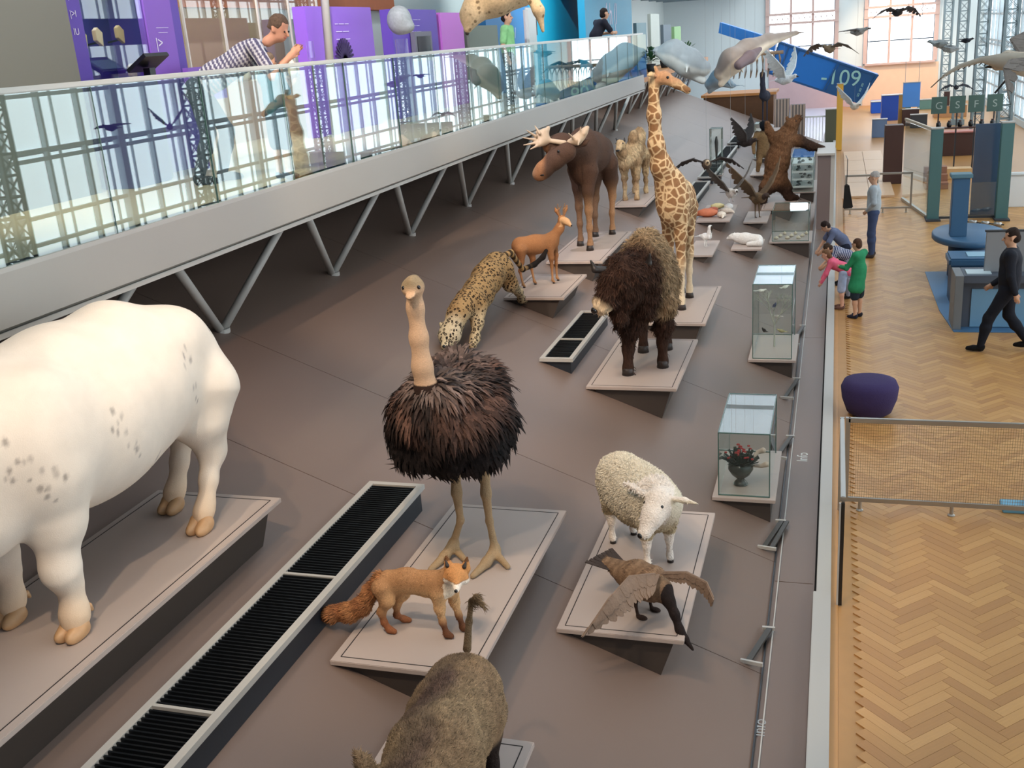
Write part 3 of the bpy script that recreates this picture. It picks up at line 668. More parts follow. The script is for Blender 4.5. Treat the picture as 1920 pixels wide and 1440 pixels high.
def oleg(a,x,y): 
    B.c(((x,y+.0,.95),.10),((x+.02,y,.80),.055),((x+.02,y,.58),.032),((x+.025,y,.54),.036),((x-.02,y,.30),.025),((a[0],a[1],.09),.030),k=.03)
    B.c(((a[0],a[1],.08),.042),((a[0]+.13,a[1]-.05,.042),.036),((a[0]+.29,a[1]-.13,.020),.022),k=.03)
    B.c(((a[0]+.03,a[1]+.01,.06),.032),((a[0]+.16,a[1]+.11,.022),.021),k=.03)
oleg((-.12,-.16),-.05,-.08); oleg((-.02,.17),-.03,.14)
def ostcol(P):
    c=np.tile(L3((205,170,138)),(len(P),1)); body=ss(1.62,1.50,P[:,2])*ss(.7,.85,P[:,2]); c=mixc(c,np.tile(L3((52,36,30)),(len(P),1)),body*(P[:,2]<1.5))
    c=mixc(c,np.tile(L3((150,132,104)),(len(P),1)),ss(2.14,2.2,P[:,2])); c=mixc(c,np.tile(L3((164,140,108)),(len(P),1)),(P[:,2]<.78)*1.); return c
B.make('body',.0105,furmat('ostrich_skin',.8,.12,60,stretch=(1,1,3),bump=.5,bscale=90),ostcol)
eyes(B,[(.335,-.13,2.175),(.335,-.23,2.175)],.014)
for k_,(x,y) in enumerate(((.10,-.26),(.20,.07))):
    ball('toe_nail',(x,y,.018),.018,m_hoofdark,B.root,sc=(1.6,.8,.8))
# plumage: layered feather blades over a feather shell
B.e((-.06,-.08,1.15),(.46,.39,.30),(0,-6,0),k=.1); B.e((-.02,-.08,1.02),(.36,.42,.21),k=.1); B.e((-.35,-.05,1.22),(.34,.30,.26),(0,-14,0),k=.1); B.e((.16,-.13,1.28),(.22,.20,.22),k=.1)
def plum(P):
    r=np.random.default_rng(3); c=np.tile(L3((24,18,17)),(len(P),1)); t=ss(1.06,1.34,P[:,2]); n=.5+.5*np.sin(P[:,0]*17+P[:,1]*23+P[:,2]*11)
    c=mixc(c,np.tile(L3((88,64,54)),(len(P),1)),t*(.1+.7*n)*ss(.42,.26,np.abs(P[:,1]+.08))); return mixc(c,np.tile(L3((112,98,92)),(len(P),1)),ss(1.38,1.5,P[:,2])*.7)
mf=furmat('plumage',.8,.3,60,bump=.2)
B.make('feather_shell',.02,mf,plum,disp=wob(.02,14,4))
def oflow(b): 
    d=b-np.array([0.25,-.15,1.55]); d=d/np.linalg.norm(d,axis=1)[:,None]; d[:,2]-=.9; return d
B.fur(9000,.17,.030,oflow,mf,.25,jit=.35,name='feathers',seed=2,curl=.015)
# ---- fox --------------------------------------------------------
B=Beast('red_fox','orange fox standing side-on with bushy tail on the front of the platform','fox',(-2.5,5.5,z_fox),2)
B.c(((-.21,0,.36),.083),((-.08,0,.38),.078),((.06,0,.365),.080),((.16,0,.36),.085),k=.05,lat=.8)
B.c(((.16,0,.38),.078),((.23,-.01,.44),.062),((.27,-.03,.475),.05),k=.05)
B.e((.285,-.06,.49),(.074,.072,.060),k=.03); B.c(((.297,-.10,.475),.042),((.318,-.185,.445),.018),k=.035)
for s_ in (-1,1):
    x=.285+s_*.054; B.c(((x,-.04,.52),.034),((x+s_*.016,-.035,.595),.007),k=.012)
    B.e((.287+s_*.05,-.085,.462),(.036,.03,.03),k=.02)
def fl(x,y,pts): B.c(*[((x+a,y+(b_ if True else 0),z),r) for a,z,r,b_ in pts],k=.03)
fl(.14,-.045,[(0,.33,.055,0),(0,.22,.032,0),(.01,.12,.020,0),(.03,.03,.018,0),(.06,.018,.018,0)])
fl(.20,.05,[(0,.33,.055,0),(.01,.22,.030,0),(.03,.12,.019,0),(.05,.03,.018,0),(.075,.018,.018,0)])
fl(-.25,-.045,[(0,.34,.065,0),(.03,.25,.048,0),(-.02,.16,.026,0),(-.01,.08,.018,0),(.02,.03,.018,0),(.055,.018,.018,0)])
fl(-.18,.055,[(0,.34,.06,0),(.03,.25,.045,0),(-.02,.16,.024,0),(-.03,.08,.018,0),(0,.03,.018,.04),(.035,.018,.018,.05)])
def foxcol(P):
    o=L3((166,124,86)); c=np.tile(o,(len(P),1)); c=mixc(c,np.tile(L3((222,180,130)),(len(P),1)),ss(-.30,-.10,P[:,0])*ss(.40,.30,P[:,2])*.7)
    c=mixc(c,np.tile(L3((128,74,46)),(len(P),1)),ss(.20,.08,P[:,2])*.9)
    c=mixc(c,np.tile(L3((46,30,24)),(len(P),1)),(P[:,0]>.12)*ss(.17,.07,P[:,2])*.55)
    hd=(P[:,0]>.2)&(P[:,2]>.36); wh=ss(-.06,-.09,P[:,1])*(P[:,2]<.475); c=mixc(c,np.tile(L3((238,226,210)),(len(P),1)),hd*wh)
    nkm=(P[:,0]>.19)&(P[:,2]<.42)&(P[:,2]>.30); c=mixc(c,np.tile(L3((230,214,190)),(len(P),1)),nkm*ss(.02,-.03,P[:,1]))
    c=mixc(c,np.tile(L3((196,140,88)),(len(P),1)),hd*(P[:,2]>.48)*1.); ear=(P[:,2]>.57)&(P[:,0]>.2); c=mixc(c,np.tile(L3((60,34,24)),(len(P),1)),ear*.8); return c
mfur=furmat('coat_fine',.85,.22,120,bump=.3,bscale=250)
B.make('body',.0065,mfur,foxcol)
B.fur(9000,.020,.0035,(-.8,0,-.5),mfur,.3,region=lambda P:.15+ss(.12,.25,P[:,2])*(1-ss(.24,.30,P[:,0])),jit=.22)
B.c(((-.27,0,.40),.03),((-.34,-.01,.29),.04),((-.41,-.03,.19),.05),((-.50,-.05,.14),.056),((-.60,-.07,.13),.046),((-.69,-.08,.145),.022),k=.04)
B.make('tail',.008,mfur,lambda P:mixc(np.tile(L3((178,124,80)),(len(P),1)),np.tile(L3((116,66,40)),(len(P),1)),(.35+.25*np.sin(P[:,0]*38+P[:,2]*20))+.3*ss(-.5,-.62,P[:,0])),disp=wob(.006,40,1))
B.fur(6000,.045,.005,(-.8,0,-.25),mfur,.45,jit=.3,name='tail_hair')
eyes(B,[(.262,-.124,.497),(.325,-.122,.497)],.008); ball('nose',(.319,-.20,.446),.012,m_eye,B.root)
for s_ in (-1,1): B.c(((.285+s_*.056,-.068,.545),.014),((.285+s_*.066,-.058,.575),.005),k=.005); B.make('inner_ear',.004,m_hoofdark)
# ---- sheep ------------------------------------------------------
B=Beast('white_sheep','woolly white sheep looking at the camera behind the goose','sheep',(-1.43,7.66,z_sheep),-48)
B.c(((-.30,0,.50),.215),((-.05,0,.50),.225),((.17,0,.50),.205),k=.12,lat=.92); B.e((-.30,0,.60),(.22,.19,.17),k=.1); B.e((.02,0,.60),(.27,.18,.15),k=.1)
B.c(((.20,0,.52),.18),((.33,-.02,.58),.14),((.40,-.06,.62),.10),k=.1)
B.c(((.41,-.10,.66),.102),((.46,-.19,.57),.082),((.50,-.29,.47),.054),k=.05)
B.c(((.35,-.17,.70),.02),((.25,-.22,.74),.024),((.17,-.26,.76),.008),k=.02); B.c(((.47,-.05,.69),.02),((.57,.03,.69),.024),((.66,.09,.68),.008),k=.02)
for x,y in ((.24,-.115),(.24,.10),(-.30,-.12),(-.34,.11)):
    fr=x>0; B.c(((x,y,.40),.085 if not fr else .07),((x-(0 if fr else .03),y,.28),.045),((x,y,.20),.028),((x,y,.06),.022),((x+.01,y,.025),.026),k=.04)
def shcol(P):
    c=np.tile(L3((222,212,190)),(len(P),1)); c=mixc(c,np.tile(L3((168,146,108)),(len(P),1)),ss(.52,.30,P[:,2])*ss(.18,.28,P[:,2])*.8)
    hd=((P[:,0]>.36)&(P[:,2]>.45)&(P[:,1]<-.05))|(P[:,2]>.70)&(P[:,0]>.15)|(P[:,2]<.27); c=mixc(c,np.tile(L3((236,226,214)),(len(P),1)),hd*1.)
    return mixc(c,np.tile(L3((40,32,30)),(len(P),1)),ss(.035,.015,P[:,2])) 
mw=furmat('wool',.95,.10,40,bump=.8,bscale=70)
B.make('body',.0105,mw,shcol,disp=lambda P:wob(.006,45,3)(P)*((P[...,2]>.3)&(P[...,0]<.36)))
B.fur(9000,.028,.007,(-.5,0,-.7),mw,.5,region=lambda P:.02+ss(.27,.34,P[:,2])*(P[:,0]<.36),jit=.12,curl=.006)
eyes(B,[(.508,-.136,.654),(.378,-.198,.654)],.017); B.e((.51,-.340,.465),(.026,.016,.022)); B.make('nose',.005,m_eye)
for x,y in ((.25,-.115),(.25,.10),(-.29,-.12),(-.33,.11)): MB().lathe([(.028,0),(.024,.045)],(x,y,0),10).obj('hoof',m_hoofdark,B.root,True)
# ---- birds: shared wing helper ----------------------------------
def wing(B,name,lead,trail,m,n=14,th=.006,arm=.014):
    """feathered wing: an arm tube along the leading edge and overlapping feather blades running to the trailing edge"""
    def pc(P,t):
        P=[Vector(p) for p in P]; t*=len(P)-1; k=min(int(t),len(P)-2); return P[k].lerp(P[k+1],t-k)
    b=MB(); nn=len(lead); b.tube([pc(lead,i/6) for i in range(7)],[arm*(1.2-i/7) for i in range(7)],6)
    for row,(fr,wd) in enumerate(((1,1),(.55,1.15))):
        for i in range(n):
            t=i/(n-1); a=pc(lead,t*.97); e=pc(trail,min(1,t+.0)); e=a+(e-a)*fr*(1+.05*((i*7)%3-1)); sd=(pc(lead,min(1,t+.04))-pc(lead,max(0,t-.04)))
            se=(pc(trail,min(1,t+.04))-pc(trail,max(0,t-.04))); nr=sd.cross(e-a)
            if nr.length<1e-6: continue
            nr.normalize()
            if nr.z<0: nr=-nr
            wv=sd.normalized()*((Vector(lead[-1])-Vector(lead[0])).length/n*.75*wd); we=se.normalized()*min(se.length,wv.length*2)*.42 if se.length>1e-6 else wv*.3
            o=nr*(.003*(i%2)+.006*row); q=a.lerp(e,.8); k=[a-wv,a+wv,q+(wv*.5+we*.6),e+we*.25,e-we*.25,q-(wv*.5+we*.6)]
            b.add([v+o+nr*th*.4 for v in k]+[v+o-nr*th*.4 for v in k],[(0,1,2,3,4,5),(11,10,9,8,7,6)]+[(x,x+6,(x+1)%6+6,(x+1)%6) for x in range(6)])
    return b.obj(name,m,B.root)
m_goose=mat('goose_wing',(126,106,90),.8,noise=.35,nscale=14,bump=.3); m_wdark=mat('wing_dark',(54,42,36),.8,noise=.3,nscale=20,bump=.3)
m_wgrey=mat('wing_grey',(130,132,134),.8,noise=.2,nscale=20); m_wwhite=mat('wing_white',(222,220,214),.8,noise=.05)
# ---- goose ------------------------------------------------------
B=Beast('brown_goose','brown goose with spread wings and black neck bent down over the platform edge','goose',(-1.28,6.74,z_sheep),-32)
B.c(((-.20,0,.26),.07),((-.05,0,.27),.125),((.10,0,.27),.125),((.20,0,.25),.08),k=.05)
B.c(((-.15,0,.28),.06),((-.34,0,.30),.03),k=.04,lat=1.8)
B.c(((.20,0,.25),.065),((.27,-.01,.20),.042),((.33,-.02,.12),.032),((.38,-.03,.02),.028),((.42,-.03,-.03),.032),k=.03)
B.c(((.44,-.03,-.045),.024),((.50,-.03,-.095),.010),k=.02)
for y in (-.075,.075): B.c(((.02,y,.18),.03),((.0,y,.10),.013),((.02,y,.015),.012),k=.02); B.e((.06,y,.010),(.05,.035,.008),k=.01)
def gscol(P):
    c=np.tile(L3((134,108,84)),(len(P),1)); n=.5+.5*np.sin(P[:,0]*80+np.sin(P[:,1]*60)); c=mixc(c,np.tile(L3((90,68,52)),(len(P),1)),n*.5)
    c=mixc(c,np.tile(L3((34,26,24)),(len(P),1)),(P[:,0]>.245)*1.); wh=(P[:,0]>.385)&(P[:,0]<.43)&(P[:,2]<.0)&(P[:,2]>-.06); c=mixc(c,np.tile(L3((226,220,212)),(len(P),1)),wh*.9)
    return mixc(c,np.tile(L3((50,36,30)),(len(P),1)),(P[:,2]<.15)*(P[:,0]<.2)*1.)
mg=furmat('goose_down',.85,.25,60,bump=.3); B.make('body',.008,mg,gscol,ground=False)
B.fur(2600,.035,.012,(-.9,0,-.2),mg,.15,region=lambda P:(P[:,0]<.22)*(P[:,2]>.17)*1.,name='feathers')
wing(B,'wing',[B.at(1228,1078,u=.40),B.at(1180,1082,u=.44),B.at(1140,1125,u=.40),B.at(1094,1192,u=.22)],[B.at(1222,1120,u=.33),B.at(1200,1128,u=.30),B.at(1168,1156,u=.26),B.at(1096,1193,u=.2)],m_goose,16)
wing(B,'wing',[B.at(1245,1075,u=.40),B.at(1288,1074,u=.46),B.at(1325,1092,u=.44),B.at(1338,1120,u=.38)],[B.at(1262,1092,u=.36),B.at(1288,1096,u=.38),B.at(1318,1115,u=.34),B.at(1333,1136,u=.30)],m_goose,12)
eyes(B,[(.43,-.055,-.03),(.43,-.003,-.03)],.006)
b=MB()
for i in range(7): b.obox((-.22,(i-3)*.02,.29),(-.44,(i-3)*.045,.32),.035,.006)
b.obj('tail_feathers',m_wdark,B.root,kind='stuff')
# ---- leopard ----------------------------------------------------
B=Beast('leopard','spotted leopard climbing down the ramp behind the ostrich, long tail raised','leopard',(-4.02,11.6,1.47),-90)
B.c(((-.55,.02,.62),.19),((-.20,.0,.55),.185),((.15,.0,.46),.18),((.50,-.0,.42),.175),k=.1,lat=.95)
B.c(((.50,0,.44),.15),((.72,-.02,.42),.12),((.84,-.03,.38),.115),k=.08); HP=np.array(B.at(843,628,f=1.02)); B.c(((.84,-.03,.38),.115),(tuple(HP),.115),k=.06); B.e(tuple(HP),(.125,.125,.115),k=.05); B.c((tuple(HP+(.06,0,-.03)),.075),(tuple(HP+(.16,0,-.08)),.05),k=.04)
for s_ in (-1,1): B.c((tuple(HP+(-.03,s_*.085,.09)),.03),(tuple(HP+(-.04,s_*.11,.12)),.022),k=.02)
B.c(((.48,.10,.38),.11),((.62,.12,.22),.065),((.78,.13,.08),.05),((.88,.13,.03),.05),k=.06); B.c(((.48,-.10,.38),.11),((.62,-.14,.22),.065),((.74,-.14,.08),.05),((.84,-.14,.03),.05),k=.06)
B.c(((-.55,.10,.58),.14),((-.62,.16,.38),.09),((-.95,.16,.20),.05),((-1.12,.14,.06),.045),((-1.20,.18,.02),.05),k=.06); B.c(((-.55,-.10,.58),.14),((-.50,-.16,.40),.09),((-.70,-.17,.30),.05),((-.72,-.17,.20),.05),k=.06)
def lpcol(P):
    c=np.tile(L3((160,130,88)),(len(P),1)); c=mixc(c,np.tile(L3((196,180,146)),(len(P),1)),ss(.45,.28,P[:,2])*.7); return mixc(c,np.tile(L3((214,200,170)),(len(P),1)),ss(.93,1.0,P[:,0])*.6)
ml=furmat('leopard_coat',.85,.15,60,bump=.3,pattern='leopard')
B.make('body',.0125,ml,lpcol,lambda P:np.ones(len(P)),ground=False)
B.fur(3500,.03,.006,(-.9,0,-.3),mfur,.3,jit=.3,colfn=lambda P:lpcol(P)*.8)
T0=[(-.70,.02,.70),(-.92,.10,.72)]+[B.at(980,505,f=-1.25),B.at(1002,496,f=-1.45),B.at(1018,482,f=-1.55),B.at(1024,470,f=-1.60)]
B.c(*[(p,r) for p,r in zip(T0,(.05,.038,.034,.034,.034,.026))],k=.03)
B.make('tail',.011,furmat('tail_coat',.85,.2,60,bump=.3),lambda P:mixc(np.tile(L3((176,140,92)),(len(P),1)),np.tile(L3((26,20,18)),(len(P),1)),np.clip((np.sin(P[:,0]*70)>.1)*.9+ss(-1.15,-1.4,P[:,0]),0,1)))
eyes(B,[tuple(HP+(.105,-.05,.035)),tuple(HP+(.105,.05,.035))],.016); ball('nose',tuple(HP+(.205,0,-.075)),.02,m_eye,B.root)
# ---- bison ------------------------------------------------------
B=Beast('bison','shaggy brown bison with lowered dark head and pale muzzle','bison',(-2.02,11.9,z_bis),-84)
B.c(((-.52,.05,1.02),.27),((-.10,0,1.08),.33),((.26,-.04,1.16),.35),k=.15,lat=.80); B.e((.22,-.03,1.40),(.36,.22,.24),(0,8,0),k=.15); B.e((.35,-.08,.95),(.28,.23,.36),k=.12)
B.c(((.45,-.10,1.22),.30),((.68,-.24,1.20),.25),k=.10); B.e((.74,-.30,1.22),(.20,.17,.24),k=.08); B.c(((.80,-.36,1.16),.17),((.86,-.46,.98),.115),((.88,-.50,.90),.085),k=.07)
B.c(((.70,-.26,1.0),.15),((.74,-.32,.78),.09),((.75,-.34,.66),.04),k=.08)
B.c(((.36,-.20,.80),.17),((.42,-.24,.52),.11),((.44,-.26,.30),.065),((.45,-.27,.07),.055),((.48,-.27,.03),.06),k=.06)
B.c(((.28,.16,.80),.15),((.22,.14,.52),.10),((.18,.12,.30),.06),((.18,.12,.07),.055),((.21,.12,.03),.06),k=.06)
B.c(((-.55,.14,.88),.19),((-.50,.15,.62),.11),((-.60,.14,.42),.07),((-.55,.14,.07),.05),((-.52,.14,.03),.055),k=.06)
B.c(((-.52,-.14,.88),.19),((-.42,-.15,.62),.11),((-.50,-.15,.42),.07),((-.45,-.15,.07),.05),((-.42,-.15,.03),.055),k=.06)
def biscol(P):
    c=np.tile(L3((150,126,96)),(len(P),1)); n=.5+.5*np.sin(P[:,0]*19+P[:,2]*13+np.sin(P[:,1]*14)*2)
    c=mixc(c,np.tile(L3((170,146,112)),(len(P),1)),ss(1.2,1.5,P[:,2])*(P[:,0]<.4)*.7); c=mixc(c,np.tile(L3((104,76,52)),(len(P),1)),n*.35)
    dk=np.maximum(ss(.44,.62,P[:,0]-P[:,1]*.35+.12*ss(1.15,.9,P[:,2])),ss(.72,.60,P[:,2])); c=mixc(c,np.tile(L3((58,40,31)),(len(P),1)),dk)
    mz=ss(.15,.10,np.linalg.norm(P-np.array([.90,-.50,.93]),axis=1)); return mixc(c,np.tile(L3((206,184,152)),(len(P),1)),mz)
mb=furmat('shaggy_coat',.95,.35,22,stretch=(1,1,.4),bump=.9,bscale=60)
B.make('body',.0155,mb,biscol,disp=lambda P:wob(.016,22,6)(P)*(P[...,2]>.4))
B.fur(14000,.075,.010,(-.25,0,-1),mb,.35,region=lambda P:.05+ss(.35,.5,P[:,2])*(np.linalg.norm(P-np.array([.92,-.52,.92]),axis=1)>.16),jit=.3,curl=.008)
B.e((.93,-.575,.90),(.05,.04,.045)); B.make('nose',.008,m_eye)
for a,b_,c_ in (((.66,-.10,1.32),(.70,.02,1.36),(.74,.04,1.47)),((.80,-.44,1.32),(.84,-.56,1.34),(.84,-.60,1.44))): B.c((a,.045),(b_,.036),(c_,.012),k=.02); B.make('horn',.008,m_horn)
eyes(B,[(.93,-.28,1.17),(.80,-.50,1.17)],.02)
for p in ((.48,-.27),(.21,.12),(-.52,.14),(-.42,-.15)): MB().lathe([(.072,0),(.062,.07),(.05,.085)],(p[0],p[1],0),12).obj('hoof',m_hoofdark,B.root,True)
B.c(((-.76,.08,1.12),.035),((-.84,.09,.85),.025),((-.84,.09,.62),.04),k=.03); B.make('tail',.012,mb,biscol)
# ---- giraffe ----------------------------------------------------
B=Beast('giraffe','tall young giraffe with its head turned to the right','giraffe',(-2.13,14.75,z_gir),-90)
B.c(((-.55,.02,1.42),.22),((-.20,.02,1.50),.27),((.15,0,1.58),.27),k=.12,lat=.82); B.e((.28,.0,1.55),(.22,.23,.36),k=.1); B.c(((.05,.02,1.72),.14),((.28,-.03,1.86),.15),k=.1)
B.c(((.28,-.04,1.78),.19),((.42,-.12,2.05),.135),((.50,-.17,2.35),.098),((.56,-.18,2.75),.080),((.58,-.17,3.10),.070),k=.1)
B.c(((.58,-.16,3.20),.085),((.60,-.02,3.22),.075),k=.05); B.c(((.60,-.03,3.22),.078),((.62,.14,3.13),.055),((.63,.28,3.04),.044),k=.05)
for q in (-1,1): B.c(((.60+q*.03,-.11,3.27),.022),((.60+q*.035,-.14,3.36),.017),k=.02)
B.c(((.68,-.13,3.25),.02),((.74,-.18,3.27),.028),((.78,-.22,3.27),.01),k=.02); B.c(((.54,-.16,3.25),.02),((.48,-.22,3.27),.028),((.44,-.26,3.27),.01),k=.02)
for x,y in ((.26,.10),(.02,-.10),(-.45,.12),(-.75,-.04)):
    f_=x>-.2; B.c(((x+(0 if f_ else .0),y,1.35),.13 if f_ else .15),((x,y,1.05),.085),((x-(.0 if f_ else .05),y,.72),.058),((x,y,.64),.062),((x,y,.40),.042),((x,y,.14),.042),((x+.02,y,.06),.05),k=.05)
gd=lambda P:np.minimum(ss(.45,.85,P[:,2]),1-ss(3.08,3.16,P[:,2])*.8)*(1-.0*P[:,0])
B.make('body',.0135,furmat('giraffe_coat',.8,.12,30,bump=.25,pattern='giraffe'),lambda P:mixc(mixc(np.tile(L3((214,188,148)),(len(P),1)),np.tile(L3((188,146,112)),(len(P),1)),ss(3.08,3.2,P[:,2])*(P[:,1]>-.14)),np.tile(L3((206,196,176)),(len(P),1)),ss(.8,.4,P[:,2])*.6),gd)
eyes(B,[(.675,.03,3.22),(.535,.03,3.22)],.02); B.e((.665,.31,3.03),(.01,.012,.008)); B.make('nostril',.004,m_eye)
for x,y in ((.26,.10),(.02,-.10),(-.45,.12),(-.75,-.04)): MB().lathe([(.066,0),(.055,.07),(.045,.08)],(x+.02,y,0),12).obj('hoof',m_hoofdark,B.root,True)
b=MB()
for i in range(60):
    t=i/59; p=Vector((.20,-.02,1.95)).lerp(Vector((.44,-.17,2.4)),min(1,t*2)) if t<.5 else Vector((.44,-.17,2.4)).lerp(Vector((.50,-.17,3.2)),(t-.5)*2)
    b.obox(p,p+Vector((-.05,0,.03)),.02,.02)
b.obj('mane',mat('mane_brown',(120,78,48),.9),B.root,kind='stuff')
B.c(((-.76,.03,1.45),.03),((-.84,.03,1.1),.022),((-.84,.03,.85),.035),k=.03); B.make('tail',.012,mat('tail_dark',(60,44,34),.9))
# ---- roe deer ---------------------------------------------------
B=Beast('roe_deer','small orange roe deer with short antlers on its own platform','deer',(-3.88,13.42,z_roe),22)
B.c(((-.17,-.03,.56),.125),((.04,0,.56),.12),((.24,.03,.56),.12),k=.07,lat=.8); B.c(((.26,.03,.60),.085),((.38,.03,.74),.055),((.42,.02,.84),.048),k=.06)
B.c(((.42,.01,.87),.055),((.47,-.06,.84),.040),((.51,-.12,.80),.024),k=.04)
for q in (-1,1): B.c(((.42+q*.03,.03+q*.02,.91),.015),((.42+q*.075,.05+q*.05,.99),.022),((.42+q*.09,.05+q*.06,1.04),.006),k=.015)
for x,y,dx in ((.22,-.02,.02),(.30,.13,.02),(-.18,-.12,.0),(-.04,.02,.03)):
    f_=x>.1; B.c(((x,y,.52),.06 if f_ else .085),((x+dx-(0 if f_ else .0),y,.36),.035),((x+dx-(.0 if f_ else .03),y,.24),.019),((x+dx,y,.05),.014),((x+dx+.02,y,.02),.016),k=.03)
B.make('body',.0085,mfur,lambda P:mixc(mixc(np.tile(L3((152,106,70)),(len(P),1)),np.tile(L3((122,72,46)),(len(P),1)),ss(-.16,-.26,P[:,0])*ss(.58,.42,P[:,2])),np.tile(L3((196,160,120)),(len(P),1)),np.maximum((P[:,2]>.77)*(P[:,1]<-.03)*.8,ss(.3,.1,P[:,2])*.3)))
B.fur(5000,.022,.004,(-.8,0,-.5),mfur,.25,region=lambda P:ss(.3,.4,P[:,2])*(P[:,2]<.8),jit=.18)
for q in (-1,1):
    B.c(((.42+q*.02,.0,.91),.012),((.41+q*.035,.0,1.00),.010),((.42+q*.05,.0,1.08),.005),k=.01); B.c(((.415+q*.035,.0,1.0),.008),((.46+q*.045,-.02,1.05),.004),k=.01); B.make('antler',.004,mat('antler_brown',(120,90,62),.7))
eyes(B,[(.485,-.01,.87),(.425,-.055,.87)],.010); ball('nose',(.522,-.135,.797),.014,m_eye,B.root)
for x,y,dx in ((.22,-.02,.02),(.30,.13,.02),(-.18,-.12,.0),(-.04,.02,.03)): MB().lathe([(.018,0),(.015,.03)],(x+dx+.015,y,0),8).obj('hoof',m_hoofdark,B.root)
# ---- moose ------------------------------------------------------
B=Beast('moose','dark brown moose with broad pale antlers facing left','moose',(-3.70,16.15,z_moo),-93)
B.c(((-.85,.02,1.38),.24),((-.40,0,1.42),.29),((.15,0,1.50),.31),k=.15,lat=.78); B.e((.22,0,1.62),(.36,.19,.24),(0,6,0),k=.12); B.e((.30,0,1.32),(.22,.22,.32),k=.1)
B.c(((.42,-.05,1.55),.22),((.72,-.18,1.66),.165),((.86,-.30,1.68),.13),k=.1)
H=[B.at(1062,285,f=.95),B.at(1040,300,f=1.02),B.at(1020,318,f=1.08),B.at(1012,326,f=1.10)]
B.c((H[0],.145),(H[1],.135),(H[2],.120),(H[3],.11),k=.06)
B.c((B.at(1082,275,f=.85),.03),(B.at(1096,268,f=.8),.045),(B.at(1105,262,f=.78),.012),k=.03)
for x,y in ((.38,.10),(.02,-.16),(-.95,.12),(-.75,-.12)):
    f_=x>-.3; B.c(((x*.8+.0,y,1.20),.16 if f_ else .18),((x,y,.92),.085 if f_ else .12),((x-(.0 if f_ else .08),y,.62),.055),((x,y,.35),.040),((x,y,.10),.038),((x+.03,y,.04),.05),k=.06)
mo=furmat('moose_coat',.85,.2,60,bump=.3)
def moocol(P):
    c=np.tile(L3((78,58,47)),(len(P),1)); c=mixc(c,np.tile(L3((152,118,88)),(len(P),1)),ss(.95,.6,P[:,2])*(.4+.6*ss(-.1,.1,P[:,1]))); c=mixc(c,np.tile(L3((156,110,76)),(len(P),1)),ss(-.27,-.38,P[:,1])*.9*(P[:,2]>1.2))
    return mixc(c,np.tile(L3((170,138,110)),(len(P),1)),ss(-.42,-.56,P[:,1])*.8*(P[:,2]>1.2))
B.make('body',.0145,mo,moocol)
B.fur(4500,.035,.006,(-.8,0,-.6),mo,.25,region=lambda P:ss(.9,1.1,P[:,2])*(P[:,0]<.7),jit=.2)
m_ant=mat('antler_pale',(186,164,138),.6,noise=.1,nscale=10)
def antler(base,palm,tines,axis):
    B.c((base,.04),(palm[0],.03),k=.03)
    for p in palm[1:]: B.c((palm[0],.035),(p,.03),k=.10)
    for t in tines: B.c((t[0],.022),(t[1],.008),k=.03)
    B.make('antler',.009,m_ant)
a=B.at
antler(a(1058,268,f=.95),[a(1018,262,f=1.0),a(1008,248,f=1.05),a(1020,246,f=1.0),a(1028,240,f=.9),a(1012,270,f=1.1)],[(a(1005,268,f=1.1),a(982,272,f=1.2)),(a(1003,262,f=1.1),a(980,258,f=1.2)),(a(1004,255,f=1.1),a(987,244,f=1.2)),(a(1010,272,f=1.1),a(994,280,f=1.2)),(a(1012,250,f=1.1),a(1003,236,f=1.1))],0)
antler(a(1068,266,f=.92),[a(1082,262,f=.9),a(1096,248,f=.85),a(1090,256,f=.85),a(1100,240,f=.8)],[(a(1095,250,f=.9),a(1103,238,f=.8)),(a(1088,252,f=.9),a(1089,238,f=.95)),(a(1078,262,f=.95),a(1066,250,f=1.1)),(a(1086,262,f=.95),a(1084,272,f=1.15))],0)
eyes(B,[a(1047,284,f=1.16)],.022); 
B.c((a(1018,328,f=1.19),.02),(a(1010,328,f=1.19),.02),k=.01); B.make('nostril',.007,m_eye)
for x,y in ((.38,.10),(.02,-.16),(-.95,.12),(-.75,-.12)): MB().lathe([(.062,0),(.05,.08)],(x+.03,y,0),12).obj('hoof',m_hoofdark,B.root,True)
# ---- camel ------------------------------------------------------
B=Beast('camel','pale shaggy two-humped camel seen from the front behind the giraffe neck','camel',(-3.86,21.0,z_cam),-92)
B.c(((-.6,0,.86),.19),((0,0,.88),.22),((.35,0,.85),.20),k=.1,lat=.85); B.e((.12,.05,1.16),(.15,.11,.20),k=.1); B.e((-.45,.05,1.16),(.16,.12,.20),k=.1)
B.c(((.38,0,.84),.16),((.62,-.03,.78),.11),((.78,-.05,.98),.085),((.80,-.06,1.12),.075),k=.08); B.c(((.82,-.06,1.16),.085),((.98,-.07,1.08),.05),k=.05); B.e((.68,-.03,.82),(.10,.11,.20),k=.05)
for x,y in ((.32,-.12),(.30,.12),(-.6,-.12),(-.6,.12)): B.c(((x,y,.76),.12),((x,y,.45),.06),((x,y,.25),.04),((x,y,.05),.045),((x+.03,y,.03),.05),k=.05)
mc=furmat('camel_coat',.9,.3,25,bump=.6)
B.make('body',.014,mc,lambda P:mixc(np.tile(L3((196,170,132)),(len(P),1)),np.tile(L3((124,92,62)),(len(P),1)),np.clip(.5+.8*np.sin(P[:,2]*16+P[:,0]*5),0,1)*.6),disp=wob(.008,30,8))
B.fur(4000,.06,.012,(-.1,0,-1),mc,.3,region=lambda P:ss(.4,.5,P[:,2])*(P[:,0]<.9),jit=.2)
eyes(B,[(.88,-.13,1.18),(.88,.0,1.18)],.016); B.e((1.03,-.07,1.06),(.015,.04,.02)); B.make('nose',.006,m_eye)
